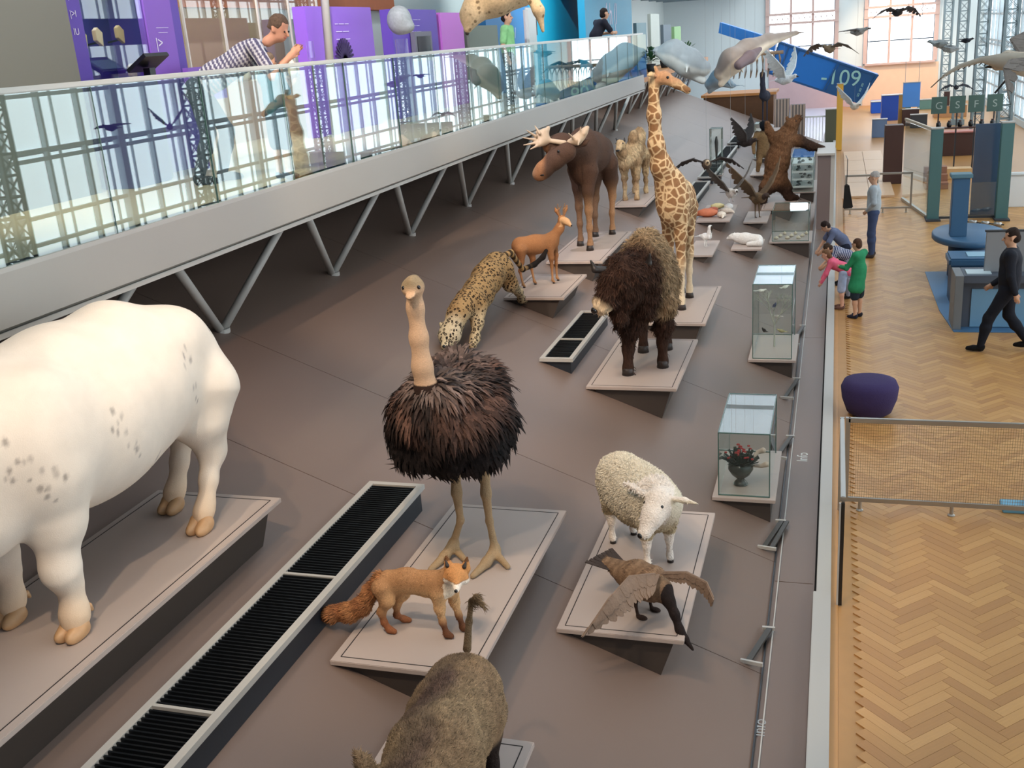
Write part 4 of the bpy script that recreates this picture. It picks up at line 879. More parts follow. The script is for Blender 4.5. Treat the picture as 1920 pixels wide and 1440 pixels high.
for y in (-.12,.02): B.c(((.80,y,1.22),.02),((.78,y*1.2-.01,1.27),.01),k=.01); B.make('ear',.006,m_horn)
# ---- bear -------------------------------------------------------
B=Beast('brown_bear','big brown bear reared on its hind legs with arms stretched out','bear',(-1.22,26.35,z_bear),20)
a=B.at
hip=a(1452,338,l=0); mid=a(1458,300,l=0); sh=a(1468,262,l=0)
B.c((hip,.27),(mid,.26),(sh,.25),k=.15); B.c((sh,.20),(a(1480,245,l=0),.16),(a(1485,234,l=-.05),.16),k=.1); B.c((a(1487,232,l=-.05),.13),(a(1496,224,l=-.12),.075),(a(1500,220,l=-.15),.06),k=.06)
for q in (a(1476,222,l=.0),a(1494,219,l=-.1)): B.e(q,(.04,.03,.05),k=.03)
LFt=(-.62,-.10,.05); RFt=(.22,-.02,.05)
B.c((hip,.22),(a(1437,352,l=-.05),.165),(a(1428,372,l=-.08),.11),((LFt[0],LFt[1],.08),.085),((LFt[0]+.14,LFt[1],.05),.07),k=.08); B.c((a(1462,338,l=0),.20),(a(1472,352,l=0),.15),(a(1478,366,l=0),.10),((RFt[0],RFt[1],.08),.085),((RFt[0]+.16,RFt[1],.05),.07),k=.08)
B.c((sh,.16),(a(1500,264,l=-.1),.125),(a(1520,274,l=-.15),.095),(a(1542,278,l=-.2),.07),k=.07); B.c((sh,.15),(a(1450,262,l=.1),.10),(a(1442,245,l=.12),.085),(a(1438,232,l=.12),.07),k=.07)
mbr=furmat('bear_coat',.9,.3,30,bump=.7)
B.make('body',.0155,mbr,lambda P:mixc(np.tile(L3((122,88,62)),(len(P),1)),np.tile(L3((66,48,38)),(len(P),1)),np.maximum(ss(.55,.3,P[:,2]),ss(.25,.5,P[:,0])*(P[:,2]>.9))),disp=wob(.010,26,9))
B.fur(7000,.06,.009,(0,0,-1),mbr,.35,jit=.25)
for base in (a(1545,278,l=-.2),a(1437,229,l=.12),(LFt[0]+.2,LFt[1],.03),(RFt[0]+.22,RFt[1],.03)):
    b=MB()
    for q in range(5): b.tube([(base[0],base[1]+(q-2)*.026,base[2]),(base[0]+.05,base[1]+(q-2)*.03,base[2]-.02)],[.009,.002],5)
    b.obj('claws',m_horn,B.root,kind='stuff')
ball('nose',a(1502,219,l=-.17),.03,m_eye,B.root); eyes(B,[a(1493,227,l=-.22)],.014)
# ---- wild pig at the bottom edge --------------------------------
B=Beast('wild_pig','grey-brown bristly wild pig seen from behind with raised tufted tail','pig',(-1.80,4.06,z_boar),-83)
B.c(((-.44,0,.54),.20),((-.15,0,.56),.225),((.22,0,.60),.235),((.42,-.03,.60),.20),k=.12,lat=.92); B.e((-.40,.09,.45),(.18,.13,.26),k=.08); B.e((-.40,-.09,.45),(.18,.13,.26),k=.08)
B.c(((.50,-.06,.58),.17),((.62,-.22,.54),.14),((.70,-.38,.44),.09),((.76,-.52,.36),.065),k=.08)
B.c(((.46,-.20,.68),.03),((.44,-.27,.76),.035),((.43,-.30,.80),.012),k=.03); B.c(((.70,-.12,.66),.03),((.78,-.10,.74),.035),((.80,-.10,.78),.012),k=.03)
for x,y in ((.34,.13),(.30,-.13),(-.40,.13),(-.48,-.13)): B.c(((x,y,.42),.10),((x-(.0 if x>0 else .04),y,.26),.05),((x,y,.10),.032),((x,y,.03),.036),k=.05)
mp=furmat('bristle_coat',.9,.35,18,stretch=(1,1,1),bump=.8,bscale=110)
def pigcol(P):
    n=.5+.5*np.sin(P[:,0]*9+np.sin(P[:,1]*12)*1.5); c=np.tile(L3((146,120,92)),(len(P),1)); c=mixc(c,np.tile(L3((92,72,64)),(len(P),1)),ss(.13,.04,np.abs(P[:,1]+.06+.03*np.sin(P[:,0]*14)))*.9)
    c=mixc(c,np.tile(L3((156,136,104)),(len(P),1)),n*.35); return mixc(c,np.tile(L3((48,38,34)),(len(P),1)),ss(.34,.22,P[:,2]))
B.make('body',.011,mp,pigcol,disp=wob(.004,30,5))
B.fur(26000,.034,.0032,(-.9,0,-.35),mp,.3,region=lambda P:ss(.35,.5,P[:,2]),jit=.3)
B.c(((-.60,0,.70),.024),((-.62,.02,.86),.017),((-.60,.05,1.0),.014),((-.56,.09,1.05),.016),((-.52,.13,1.02),.012),k=.02); B.make('tail',.007,mp,lambda P:np.tile(L3((120,100,76)),(len(P),1)))
B.fur(260,.045,.004,(.4,.6,-.6),mp,.35,region=lambda P:ss(.93,1.0,P[:,2]),jit=.3,name='tail_tuft')
eyes(B,[(.60,-.36,.52),(.76,-.28,.50)],.012)

# ================================================================== BIRDS AND SMALL MOUNTS
def bird(name,label,loc,head,L,body,wings,colr,colw,group=None,neck=None,legs=0,headc=None,tail=True,beak=(60,50,40),res=None):
    """body length L; wings: list of (lead points, trail points) in units of L"""
    B=Beast(name,label,'bird',loc,head,group); q=L
    B.c(((-.28*q,0,0),.07*q),((-.02*q,0,0),.15*q),((.18*q,0,.02*q),.13*q),k=.06*q)
    nk=neck or ((.30,0,.08,.07),(.42,0,.12,.075))
    pts=[((.18*q,0,.02*q),.11*q)]+[((a*q,b_*q,c_*q),r*q) for a,b_,c_,r in nk]; B.c(*pts,k=.05*q)
    hx=nk[-1]; B.c(((hx[0]*q,hx[1]*q,hx[2]*q),.045*q),(((hx[0]+.16)*q,hx[1]*q,(hx[2]-.03)*q),.012*q),k=.02*q)
    cb=L3(colr); ch=L3(headc or colr); bk=L3(beak)
    def cf(P):
        c=np.tile(cb,(len(P),1)); c=mixc(c,np.tile(ch,(len(P),1)),(P[:,0]>(hx[0]-.1)*q)*1.); return mixc(c,np.tile(bk,(len(P),1)),(P[:,0]>(hx[0]+.07)*q)*1.)
    for y in (-1,1)[:2] if legs else ():
        B.c(((0,y*.06*q,-.08*q),.03*q),((0,y*.07*q,-legs),.014*q),k=.02); B.c(((0,y*.07*q,-legs+.01),.014*q),((.09*q,y*.07*q,-legs+.01),.012*q),k=.01)
    B.make('body',res or max(.007,q*.02),furmat('down',.85,.25,40,bump=.3),cf,ground=False)
    for ld,tr in wings:
        wing(B,'wing',[tuple(v*q for v in p) for p in ld],[tuple(v*q for v in p) for p in tr],mat('wing_%d_%d_%d'%colw,colw,.8,noise=.3,nscale=18,bump=.2),9,th=.01*q,arm=.03*q)
    if tail:
        b=MB()
        for i in range(5): b.obox((-.25*q,(i-2)*.03*q,0),(-.52*q,(i-2)*.07*q,-.02*q),.07*q,.01*q)
        b.obj('tail_feathers',mat('wing_%d_%d_%d'%colw,colw,.8,noise=.3,nscale=18,bump=.2),B.root,kind='stuff')
    eyes(B,[(hx[0]*q+.03*q,hx[1]*q+.06*q,hx[2]*q+.02*q),(hx[0]*q+.03*q,hx[1]*q-.06*q,hx[2]*q+.02*q)],.012*q)
    return B
droop=[([(.12,s_*.12,.08),(.16,s_*.45,.22),(.10,s_*.8,.12),(-.02,s_*1.15,-.18)],[(-.20,s_*.12,.04),(-.24,s_*.45,.08),(-.25,s_*.8,-.06),(-.1,s_*1.17,-.22)]) for s_ in (-1,1)]
flat=[([(.12,s_*.12,.06),(.22,s_*.5,.14),(.12,s_*.9,.12),(-.08,s_*1.3,.08)],[(-.16,s_*.12,.04),(-.12,s_*.5,.06),(-.14,s_*.9,.06),(-.15,s_*1.3,.06)]) for s_ in (-1,1)]
vup=[([(.12,s_*.12,.08),(.20,s_*.35,.40),(.08,s_*.62,.70),(-.12,s_*.85,1.0)],[(-.20,s_*.12,.06),(-.22,s_*.35,.22),(-.25,s_*.62,.48),(-.2,s_*.87,.95)]) for s_ in (-1,1)]
P=lambda px,py,Y:tuple(ony(px,py,Y))
bird('eagle','dark eagle with pale head and drooping spread wings beside the giraffe',P(1325,308,21.5),-80,.62,0,droop,(92,80,70),(50,44,42),headc=(200,180,150),legs=.12)
bird('dark_buzzard','dark bird of prey diving with one wing raised, above the second trough',P(1397,268,26),-20,.62,0,vup,(54,46,44),(72,66,64))
bird('black_backed_gull','white gull with raised dark wings landing above the orange shell platform',P(1370,362,22.5),-60,.62,0,vup,(214,210,204),(96,90,84),legs=.18)
bird('vulture','brown vulture with half-open wings over its small platform below the bear',(-1.6,23.6,z_vul+.42),-50,.8,0,vup,(120,98,74),(104,84,62),legs=.42,headc=(70,56,50))
bird('sitting_gull','white chick-like bird sitting on the small platform right of the giraffe',(-2.22,19.1,z_gull+.20),-30,.42,0,[],(226,226,222),(190,190,188),neck=((.22,0,.2,.10),(.26,0,.42,.11)),legs=.19)
B=Beast('white_fox','white arctic fox lying curled on its small platform','fox',(-1.57,20.6,z_fx2),160)
B.c(((-.2,0,.10),.10),((.05,.02,.11),.11),((.2,.05,.12),.09),k=.05); B.c(((.2,.05,.15),.07),((.30,.08,.14),.06),((.38,.10,.11),.03),k=.03); B.c(((-.25,0,.08),.06),((-.3,.14,.06),.06),((-.1,.22,.05),.04),k=.03)
for q in (-1,1): B.c(((.27,.08+q*.035,.19),.02),((.26,.08+q*.045,.23),.006),k=.01)
B.make('body',.011,mw,lambda P:np.tile(L3((232,230,224)),(len(P),1))); eyes(B,[(.35,.06,.15),(.34,.13,.15)],.01)
# orange shells and white pieces
for k,(x,y,c,l) in enumerate(((-2.50,21.9,(206,120,84),'big orange ribbed shell lying at the left of the small platform'),(-2.45,22.4,(190,96,66),'darker orange shell behind the big orange one'),(-2.2,21.8,(226,214,196),'cream shell at the front right of the orange shells'),(-2.15,22.3,(214,204,190),'pale grey-white shell in the middle of the shell platform'),(-2.4,22.9,(220,206,150),'yellowish shell at the rear of the shell platform'),(-2.15,22.8,(230,226,220),'white shell at the rear right of the shell platform'))):
    t=thing('sea_shell',l,'shell',(x,y,z_coral),k*.9,'shells on the platform'); b=MB(); r_=.16 if k==0 else .11
    pr=[(r_*math.sin(math.pi*i/8)*(1+.12*(i%2)),r_*.55*(1-math.cos(math.pi*i/8))) for i in range(9)]; b.lathe([(max(a,.002),z) for a,z in pr],(0,0,0),14,1.3,.8); b.obj('shell_body',mat('shell_%d'%k,c,.6,noise=.2,nscale=20),t,True)
    b=MB(); b.tube([(-r_,0,r_*.5),(-r_*1.6,0,r_*.3),(-r_*1.9,.02,r_*.12)],[r_*.4,r_*.2,r_*.05],8); b.obj('shell_tip',mat('shell_%d'%k,c,.6),t,True)
# contents of the cases
B=Beast('potted_bouquet','dark round pot with dark leaves and small red flowers inside the small case','bouquet',(-.82,9.85,zc1+.002),0)
pot=MB().lathe([(.05,0),(.07,.01),(.06,.03),(.03,.06),(.09,.11),(.125,.17),(.12,.22),(.09,.25)],(0,0,0),20); pot.obj('pot',mat('pot_glaze',(48,56,52),.25,spec=.7),B.root,True)
MB().lathe([(.075,0),(.08,.012),(.05,.03)],(0,0,0),20).obj('glass_foot',m_case,B.root,True)
b=MB();r=random.Random(4)
for i in range(120):
    a=r.uniform(0,6.28); e=r.uniform(.2,1.4); L=r.uniform(.06,.16); p0=Vector((.06*math.cos(a),.06*math.sin(a),.22)); d=Vector((math.cos(a)*math.cos(e),math.sin(a)*math.cos(e),math.sin(e))); b.obox(p0,p0+d*L,.03,.004)
b.obj('leaves',mat('leaf_dark',(44,56,48),.7,noise=.4,nscale=20),B.root,kind='stuff')
b=MB()
for i in range(26):
    a=r.uniform(0,6.28); e=r.uniform(.5,1.4); L=r.uniform(.10,.2); d=Vector((math.cos(a)*math.cos(e),math.sin(a)*math.cos(e),math.sin(e))); c_=Vector((0,0,.22))+d*L; b.lathe([(.002,0),(.016,.006),(.014,.016),(.002,.02)],c_,7)
b.obj('flowers',mat('red_flower',(150,44,40),.7),B.root,kind='stuff')
for (dx,dy,dz,l) in ((.16,.14,.30,'upper'),(.2,.02,.2,'lower')): B.c(((.05,.02,.2),.012),((dx,dy,dz),.02),((dx+.05,dy,dz+.02),.03),k=.01); B.make('pale_bloom',.007,mat('pale_bloom',(196,176,160),.7))
tr_=thing('branch','bare pale branching twig standing in the tall glass case','branch',(-.75,14.7,zc2+.002)); b=MB(); r=random.Random(9)
def br(p,d,L,rad,n):
    e=p+d*L; b.tube([p,e],[rad,rad*.7],5)
    if n: 
        for k in range(3): br(e,(d+Vector((r.uniform(-.8,.8),r.uniform(-.5,.5),r.uniform(-.1,.5)))).normalized(),L*.68,rad*.65,n-1)
br(Vector((0,0,0)),Vector((0,0,1)),.32,.014,4); b.obj('twigs',mat('twig',(170,172,160),.8),tr_,kind='stuff')
for k,(x,z,c,l) in enumerate(((-.18,.86,(226,226,220),'small white bird at the upper left of the branch'),(.14,.90,(214,216,206),'small white bird at the upper right of the branch'),(.0,.62,(60,64,84),'small blue-black bird in the middle of the branch'),(-.14,.24,(40,38,36),'small black bird low on the left of the branch'),(.10,.22,(170,160,120),'small olive bird low on the right of the branch'),(.04,.42,(190,180,170),'small buff bird halfway up the branch'))):
    bird('small_bird',l+' in the tall case',(-.75+x,14.55+.05*k,zc2+z),40*k,.15,0,[],c,c,group='birds in the tall case',res=.006,tail=True)
for k in range(9):
    t=thing('pale_shell','pale shell in the wide low case, %s from the left'%('first','second','third','fourth','fifth','sixth','seventh','eighth','ninth')[k],'shell',(-1.12+.075*k,22.3+.25*(k%3),zc3+.002),k,'shells in the low case')
    MB().lathe([(.002,0),(.04,.008),(.045,.03),(.025,.05),(.004,.07)],(0,0,0),10,1.2,.8).obj('shell_body',mat('pale_shell_c',(214,200,176),.6,noise=.2,nscale=30),t,True)
t=thing('carved_stick','dark upright stick on a round foot inside the narrow case','stick',(-2.88,27.4,zc5+.002)); MB().lathe([(.06,0),(.06,.03),(.02,.05),(.03,.5),(.05,.8),(.02,.95)],(0,0,0),10).obj('stick_body',m_black,t,True)
# hanging and far birds
for k,(px,py,Y,hd,L,wg,c,w_,l) in enumerate(((1556,92,40,-120,.9,'d',(120,104,84),(96,88,80),'brown spread-winged bird hanging in front of the tilted blue container'),(1608,60,40,-30,.8,'f',(150,150,146),(96,98,98),'thin grey bird gliding left of the right end window'),(1682,24,45,-60,.9,'d',(60,56,54),(52,50,48),'dark bird hanging before the frieze of the right end window'),(1762,82,30,160,.6,'f',(150,156,156),(150,156,156),'pale grey tern hanging before the lattice columns, upper one'),(1782,92,30,170,.6,'f',(160,164,164),(150,156,156),'pale grey tern hanging before the lattice columns, lower one'),(1470,150,30,-30,.8,'v',(226,228,228),(220,224,224),'white heron-like bird with raised wings before the blue container'),(1602,200,38,-60,.7,'v',(220,206,190),(214,220,220),'cream bird with lifted white wings under the number on the container'))):
    wings={'d':droop,'f':flat,'v':vup}[wg]; bird('hanging_bird',l,P(px,py,Y),hd,L,0,wings,c,w_)
# pelican at the right edge
bird('pelican','large pale pelican model hanging at the right edge with one long dark-tipped wing',tuple(ony(1935,118,12)),170,.75,0,[([(.1,.12,.05),(.25,.5,.06),(.3,.9,.0),(.2,1.4,-.35)],[(-.2,.12,.02),(-.05,.5,.0),(.1,.9,-.06),(.19,1.42,-.37)]),([(.1,-.12,.05),(.3,-.6,.3),(.1,-1.1,.4)],[(-.2,-.12,.02),(-.1,-.6,.2),(-.05,-1.1,.35)])],(196,184,166),(120,112,104),neck=((.3,0,.05,.12),(.42,0,.0,.08)))
t=thing('pale_wing_model','pale drooping seabird with a long curved wing entering at the right edge','bird',tuple(ony(1930,122,12)),0)
A=[tuple(np.array(ony(px,py,12))-np.array(ony(1930,122,12))) for px,py in ((1930,122),(1880,115),(1840,112),(1800,124),(1772,140),(1752,158))]
b=MB(); b.tube(A,[.13,.085,.03,.022,.014,.004],10); b.obj('wing',mat('pelican_pale',(176,168,152),.8,noise=.2,nscale=10),t,True)
b=MB(); 
for i in range(18):
    u=i/17*4.2+.6; k=min(int(u),4); p=Vector(A[k]).lerp(Vector(A[k+1]),u-k); b.obox(p,p+Vector((-.05,.02,-.05)),.03,.006)
b.obj('dark_primaries',mat('primaries',(60,56,52),.8),t,kind='stuff')
MB().obox((-.12,0,-.02),(-.30,.02,-.26),.03,.02).obj('foot',m_horn,t)
for k,(px,py) in enumerate(((208,240),(318,238),(830,215),(788,143))):
    q=onx(px,py,-9.94-3.6); bird('gliding_bird',('slim dark bird gliding high on the right, mirrored leftmost in the balustrade','black bird banking high on the right, mirrored beside the lattice column','blue-black bird with spread wings, mirrored lowest in the glass','dark bird hanging farthest along, mirrored under the handrail')[k],(3.6,q[1],q[2]),(0,60,90,10)[k],.42,0,(flat,vup,droop,flat)[k],(34,34,40),(38,38,44),group='birds mirrored in the balustrade')
# stork-like bird and monkeys far back
bird('long_legged_bird','dark long-legged bird standing on the far platform',(-2.35,38.3,z_stork+1.25),-100,1.15,0,[],(52,54,66),(60,62,72),neck=((.3,0,.35,.07),(.34,0,.65,.08)),legs=1.24)
B=Beast('dark_ape','black-headed ape mount standing left of the bear','ape',(-1.9,30.2,z_mon),-60)
B.c(((0,0,.55),.17),((.02,0,.95),.18),k=.08); B.e((.06,0,1.26),(.13,.12,.14),k=.04)
for y in (-1,1): B.c(((0,y*.1,.5),.10),((.08,y*.15,.28),.07),((0,y*.15,.05),.06),k=.05); B.c(((.0,y*.18,1.05),.08),((.05,y*.32,.8),.055),((.15,y*.34,.55),.045),k=.05)
B.make('body',.02,furmat('bear_coat'),lambda P:mixc(np.tile(L3((132,104,72)),(len(P),1)),np.tile(L3((24,26,32)),(len(P),1)),ss(1.05,1.15,P[:,2]))); eyes(B,[(.18,.05,1.28),(.18,-.05,1.28)],.015)
# ---- whale models ------------------------------------------------
def cet(label,pts,rs,top,bot,name='whale_model',group='hanging whale models',jaw=True):
    o=np.array(pts[0]); t=Beast(name,label,'whale',tuple(o),0,group); Q=[tuple(np.array(p)-o) for p in pts]
    t.c(*zip(Q,rs),k=.12)
    d=np.array(Q[0])-np.array(Q[1]); d/=np.linalg.norm(d); e=np.array(Q[-1]); td=e-np.array(Q[-2]); td/=np.linalg.norm(td); sd=np.cross(td,(0,0,1)); sd/=np.linalg.norm(sd)+1e-9
    for s_ in (-1,1): t.c((tuple(e),.03),(tuple(e+td*.15+sd*s_*.35),.012),k=.05); m_=np.array(Q[1]); t.c((tuple(m_+sd*s_*rs[1]*.8),.06),(tuple(m_+sd*s_*rs[1]*1.6-np.array((0,0,.25))),.015),k=.05)
    if jaw: t.c((tuple(np.array(Q[0])-np.array((0,0,rs[0]*1.5))),rs[0]*.45),(tuple(np.array(Q[1])-np.array((0,0,rs[1]*.75))),rs[1]*.35),k=.06)
    mid=np.array(Q)
    def cf(P):
        s_=np.array([np.interp(p,sorted(mid[:,0]),mid[np.argsort(mid[:,0]),2]) for p in P[:,0]]); return mixc(np.tile(L3(bot),(len(P),1)),np.tile(L3(top),(len(P),1)),ss(-.10,.02,P[:,2]-s_))
    t.make('body',.03,furmat('whale_skin',.4,.08,6,bump=.05),cf,ground=False); eyes(t,[tuple(np.array(Q[0])*.6+np.array(Q[1])*.4+sd*rs[0]*1.0)],.03)
Y=24
cet('pale-bellied whale model with open jaw hanging right of the giraffe head',[P(1352,136,Y),P(1372,115,Y),P(1402,96,Y+.5),P(1440,76,Y+1),P(1492,62,Y+1.5)],(.16,.26,.25,.14,.05),(150,142,136),(226,214,194))
cet('grey whale model with pinkish patch hanging behind the giraffe head',[P(1318,128,Y+6),P(1292,118,Y+6),P(1262,100,Y+6),P(1232,96,Y+6)],(.22,.38,.36,.12),(150,156,158),(198,198,192))
cet('small blue-grey whale model hanging between the two larger ones',[P(1330,158,Y+3),P(1348,146,Y+3),P(1372,160,Y+4)],(.12,.20,.08),(126,150,166),(150,160,164))
t=thing('rib_skeleton','brown rib cage skeleton hanging before the blue container','skeleton',P(1415,120,32)); b=MB()
for i in range(9):
    x=i*.16-.6; b.tube([(x,0,.25),(x+.03,-.22,.1),(x+.03,-.22,-.2),(x,-.1,-.38)],[.02,.018,.015,.008],6); b.tube([(x,0,.25),(x+.03,.22,.1),(x+.03,.22,-.2),(x,.1,-.38)],[.02,.018,.015,.008],6)
b.obj('ribs',mat('old_bone',(150,124,100),.8,noise=.2),t,True,kind='stuff'); MB().tube([(-.8,0,.25),(.8,0,.28)],.05,8).obj('spine',mat('old_bone'),t,True)
WH=bpy.data.objects['whale_model']; hb=SDF(); w0=np.array(WH.location); h0,h1=np.array(P(1385,122,Y-.35))-w0,np.array(P(1425,92,Y+.3))-w0
hb.c([(h0,.10),((h0+h1)/2,.13),(h1,.05)],k=.05); v,f=hb.grid(.025); inst('hollow_shade',np_mesh('hollow_shade',v,f,mat('hollow_shade_grey',(112,98,104),.6)),WH)  # solid bulge coloured dark for the shade inside the open jaw
# ---- seal hanging at the top -------------------------------------
Ys=11.5; B=Beast('spotted_seal','mottled tan seal model hanging head-down at the top edge above the handrail','seal',P(880,20,Ys),0); o=np.array(P(880,20,Ys)); q=lambda x,y,dy=0:tuple(np.array(P(x,y,Ys+dy))-o)
B.c((q(877,54,-.05),.045),(q(882,30),.105),(q(894,14,.1),.14),(q(925,-8,.2),.22),(q(975,-40,.5),.30),k=.08); B.c((q(990,-20,.1),.08),(q(1010,20,0),.055),(q(1018,58,0),.018),k=.06)
B.make('body',.011,furmat('seal_coat',.7,.2,40,bump=.3,pattern='seal'),lambda P:np.tile(L3((196,176,142)),(len(P),1)),lambda P:ss(-.1,.05,P[:,0])*.8,ground=False)
eyes(B,[q(868,32,-.07),q(887,30,-.08)],.014); ball('nose',q(876,62,-.05),.024,m_hoofdark,B.root)

# thin steel wires that hold the hanging models
m_wire=mat('hanging_wire',(150,152,150),.4,metal=.5)
for o in list(bpy.data.objects):
    if o.parent is None and o.name.split('.')[0] in ('hanging_bird','gliding_bird','whale_model','rib_skeleton','spotted_seal','pelican','pale_wing_model','eagle','dark_buzzard','black_backed_gull'):
        bpy.context.view_layer.update(); dx=.3 if o.name.startswith('whale') else .0
        MB().tube([(dx,0,.05),(dx,0,10.3-o.location.z)],.0022,4).obj('hanging_wire',m_wire,o)
# ================================================================== PEOPLE
def human(label,loc,head,H=1.75,J={},shirt=(100,100,110),legs=(50,60,90),hair=(50,36,28),skin=(206,160,130),shoes=(40,38,38),sleeve='short',shorts=False,dress=False,hairlen=0,stripes=None,logo=None,cap=0,name='person',fat=1.0):
    B=Beast(name,label,'person',loc,head); k=H/1.75
    D=dict(pelvis=(0,0,.95),waist=(0,0,1.10),chest=(0,0,1.32),neck=(0,0,1.48),head=(.02,0,1.63),
      shl=(0,.18,1.42),shr=(0,-.18,1.42),ell=(-.03,.23,1.13),elr=(-.03,-.23,1.13),hal=(.06,.24,.88),har=(.06,-.24,.88),
      hil=(0,.09,.92),hir=(0,-.09,.92),knl=(.03,.10,.50),knr=(.03,-.10,.50),anl=(0,.10,.08),anr=(0,-.10,.08),face=(1,0,0))
    D.update(J); fd=Vector(D.pop('face')).normalized(); D={a:(b[0]*k,b[1]*k,b[2]*k) for a,b in D.items()}; g=lambda n:D[n]; r=lambda v:v*k*fat
    V3=lambda t:Vector(t)
    def torso(e=0): 
        B.c((g('pelvis'),r(.115)+e),(g('waist'),r(.108)+e),(g('chest'),r(.125)+e),k=.08*k,lat=1.25); B.c((g('shl'),r(.062)+e),(g('shr'),r(.062)+e),k=.08*k)
    def arm(s_,e=0,part=1.0):
        a,b,c=V3(g('sh'+s_)),V3(g('el'+s_)),V3(g('ha'+s_))
        if part<1: m=a.lerp(b,.75); B.c((tuple(a),r(.055)+e),(tuple(m),r(.046)+e+.008*k),k=.03*k)
        else: B.c((tuple(a),r(.052)+e),(tuple(b),r(.038)+e),(tuple(c),r(.026)+e),k=.03*k)
    def legf(s_,e=0,part=1.0):
        a,b,c=V3(g('hi'+s_)),V3(g('kn'+s_)),V3(g('an'+s_))
        if part<1: B.c((tuple(a),r(.085)+e),(tuple(b),r(.064)+e+.02*k),k=.04*k)
        else: B.c((tuple(a),r(.085)+e),(tuple(b),r(.055)+e),(tuple(b.lerp(c,.35)),r(.054)+e),(tuple(c),r(.036)+e),k=.04*k)
    torso(-.012*k); hd=V3(g('head')); sd=V3((0,0,1)).cross(fd).normalized(); up=fd.cross(sd).normalized()
    B.c((g('neck'),r(.052)),(tuple(hd-up*.05*k),r(.05)),k=.05*k)
    B.c((tuple(hd+up*.035*k-fd*.012*k),.092*k),(tuple(hd-up*.045*k+fd*.028*k),.062*k),k=.05*k)
    B.c((tuple(hd+fd*.085*k+up*.01*k),.014*k),(tuple(hd+fd*.112*k-up*.018*k),.015*k),k=.02*k)
    for q in (-1,1): B.e(tuple(hd+sd*q*.09*k-up*.005*k-fd*.005*k),(.018*k,.012*k,.03*k),k=.02*k)
    for s_ in 'lr':
        arm(s_); legf(s_)
        c=V3(g('ha'+s_)); d=(c-V3(g('el'+s_))).normalized(); w_=d.cross(V3((0,1,0)) if abs(d.y)<.8 else V3((1,0,0))).normalized(); p=c+d*.045*k
        B.c((tuple(c),.026*k),(tuple(p+d*.02*k),.03*k),k=.03*k)
        for f in range(4): a0=p+w_*(f-1.5)*.019*k+d*.02*k; L=(.075,.085,.08,.062)[f]*k; n2=w_.cross(d)*(-.02*k); B.c((tuple(a0),.0095*k),(tuple(a0+d*L*.55),.0088*k),(tuple(a0+d*L+n2),.007*k),k=.006*k)
        t0=c+w_*-.025*k+d*.01*k; B.c((tuple(t0),.012*k),(tuple(t0-w_*.025*k+d*.045*k),.009*k),k=.012*k)
        an=V3(g('an'+s_)); B.c((tuple(an),.036*k),(tuple(an+V3((.02,0,-.045))*k),.035*k),(tuple(an+V3((.15,0,-.055))*k),.026*k),k=.03*k)
    sk=L3(skin); B.make('body',.0125*max(k,.8),furmat('skin',.55,.06,20,bump=.05),lambda P:np.tile(sk,(len(P),1)),ground=False)
    # clothes
    def cloth(nm,col,fn=None,disp=None,h=.0135):
        c=L3(col); B.make(nm,h*max(k,.8),furmat('cloth',.85,.12,14,bump=.25,bscale=25),fn or (lambda P:np.tile(c,(len(P),1))),disp=disp,ground=False)
    torso(.012*k); [arm(s_,.012*k,.5 if sleeve=='short' else 1.0) for s_ in 'lr']
    if dress: B.c((g('waist'),r(.12)),(tuple(V3(g('pelvis')).lerp(V3(g('knl')),.55)*1.0),r(.17)),k=.08*k,lat=1.2)
    if sleeve=='long':
        for s_ in 'lr': h_=V3(g('ha'+s_)); e_=V3(g('el'+s_)); B.s.cut(tuple(h_-(h_-e_).normalized()*.01),tuple((h_-e_).normalized())) if False else None
    sf=None
    if stripes:
        c1,c2=L3(shirt),L3(stripes); ax=V3(g('chest'))-V3(g('waist')); ax=np.array(ax.normalized())
        sf=lambda P:mixc(np.tile(c1,(len(P),1)),np.tile(c2,(len(P),1)),(np.sin((P@ax)*150/k)>.45)*1.)
    cloth('shirt',shirt,sf,disp=wob(.004,18,11))
    if dress!=2:
        B.c((g('pelvis'),r(.118)+.008*k),(g('waist'),r(.10)+.008*k),k=.06*k,lat=1.25); [legf(s_,.014*k,.5 if shorts else 1.0) for s_ in 'lr']; cloth('shorts' if shorts else 'trousers',legs,disp=wob(.004,16,12))
    for s_ in 'lr':
        an=V3(g('an'+s_)); B.c((tuple(an+V3((-.02,0,-.015))*k),.044*k),(tuple(an+V3((.0,0,-.04))*k),.046*k),(tuple(an+V3((.09,0,-.045))*k),.042*k),(tuple(an+V3((.165,0,-.052))*k),.033*k),k=.03*k); B.s.cut((0,0,tuple(an)[2]-.078*k),(0,0,-1)); cloth('shoe',shoes)
    # hair
    B.c((tuple(hd+up*.045*k-fd*.022*k),.096*k),(tuple(hd-up*.01*k-fd*.045*k),.078*k),k=.04*k)
    if hairlen: B.c((tuple(hd-fd*.06*k),.07*k),(tuple(hd-fd*.09*k-up*hairlen*k),.045*k),k=.04*k)
    B.s.cut(tuple(hd+fd*.05*k+up*.05*k),tuple(fd*1.0-up*.55)) 
    if cap: B.s.cut(tuple(hd+up*cap*k),tuple(up*-1))
    hc=L3(hair); B.make('hair',.011*max(k,.8),furmat('hair',.8,.35,60,bump=.5),lambda P:np.tile(hc,(len(P),1)),disp=wob(.004,50,13),ground=False)
    for q in (-1,1): ball('eye',tuple(hd+fd*.086*k+sd*q*.032*k+up*.012*k),.0095*k,m_eye,B.root)
    b=MB(); p=hd+fd*.088*k-up*.045*k; b.tube([p-sd*.024*k,p+fd*.004*k,p+sd*.024*k],[.004*k,.006*k,.004*k],6); b.obj('mouth',mat('lips',(150,84,76),.5),B.root,True)
    return B
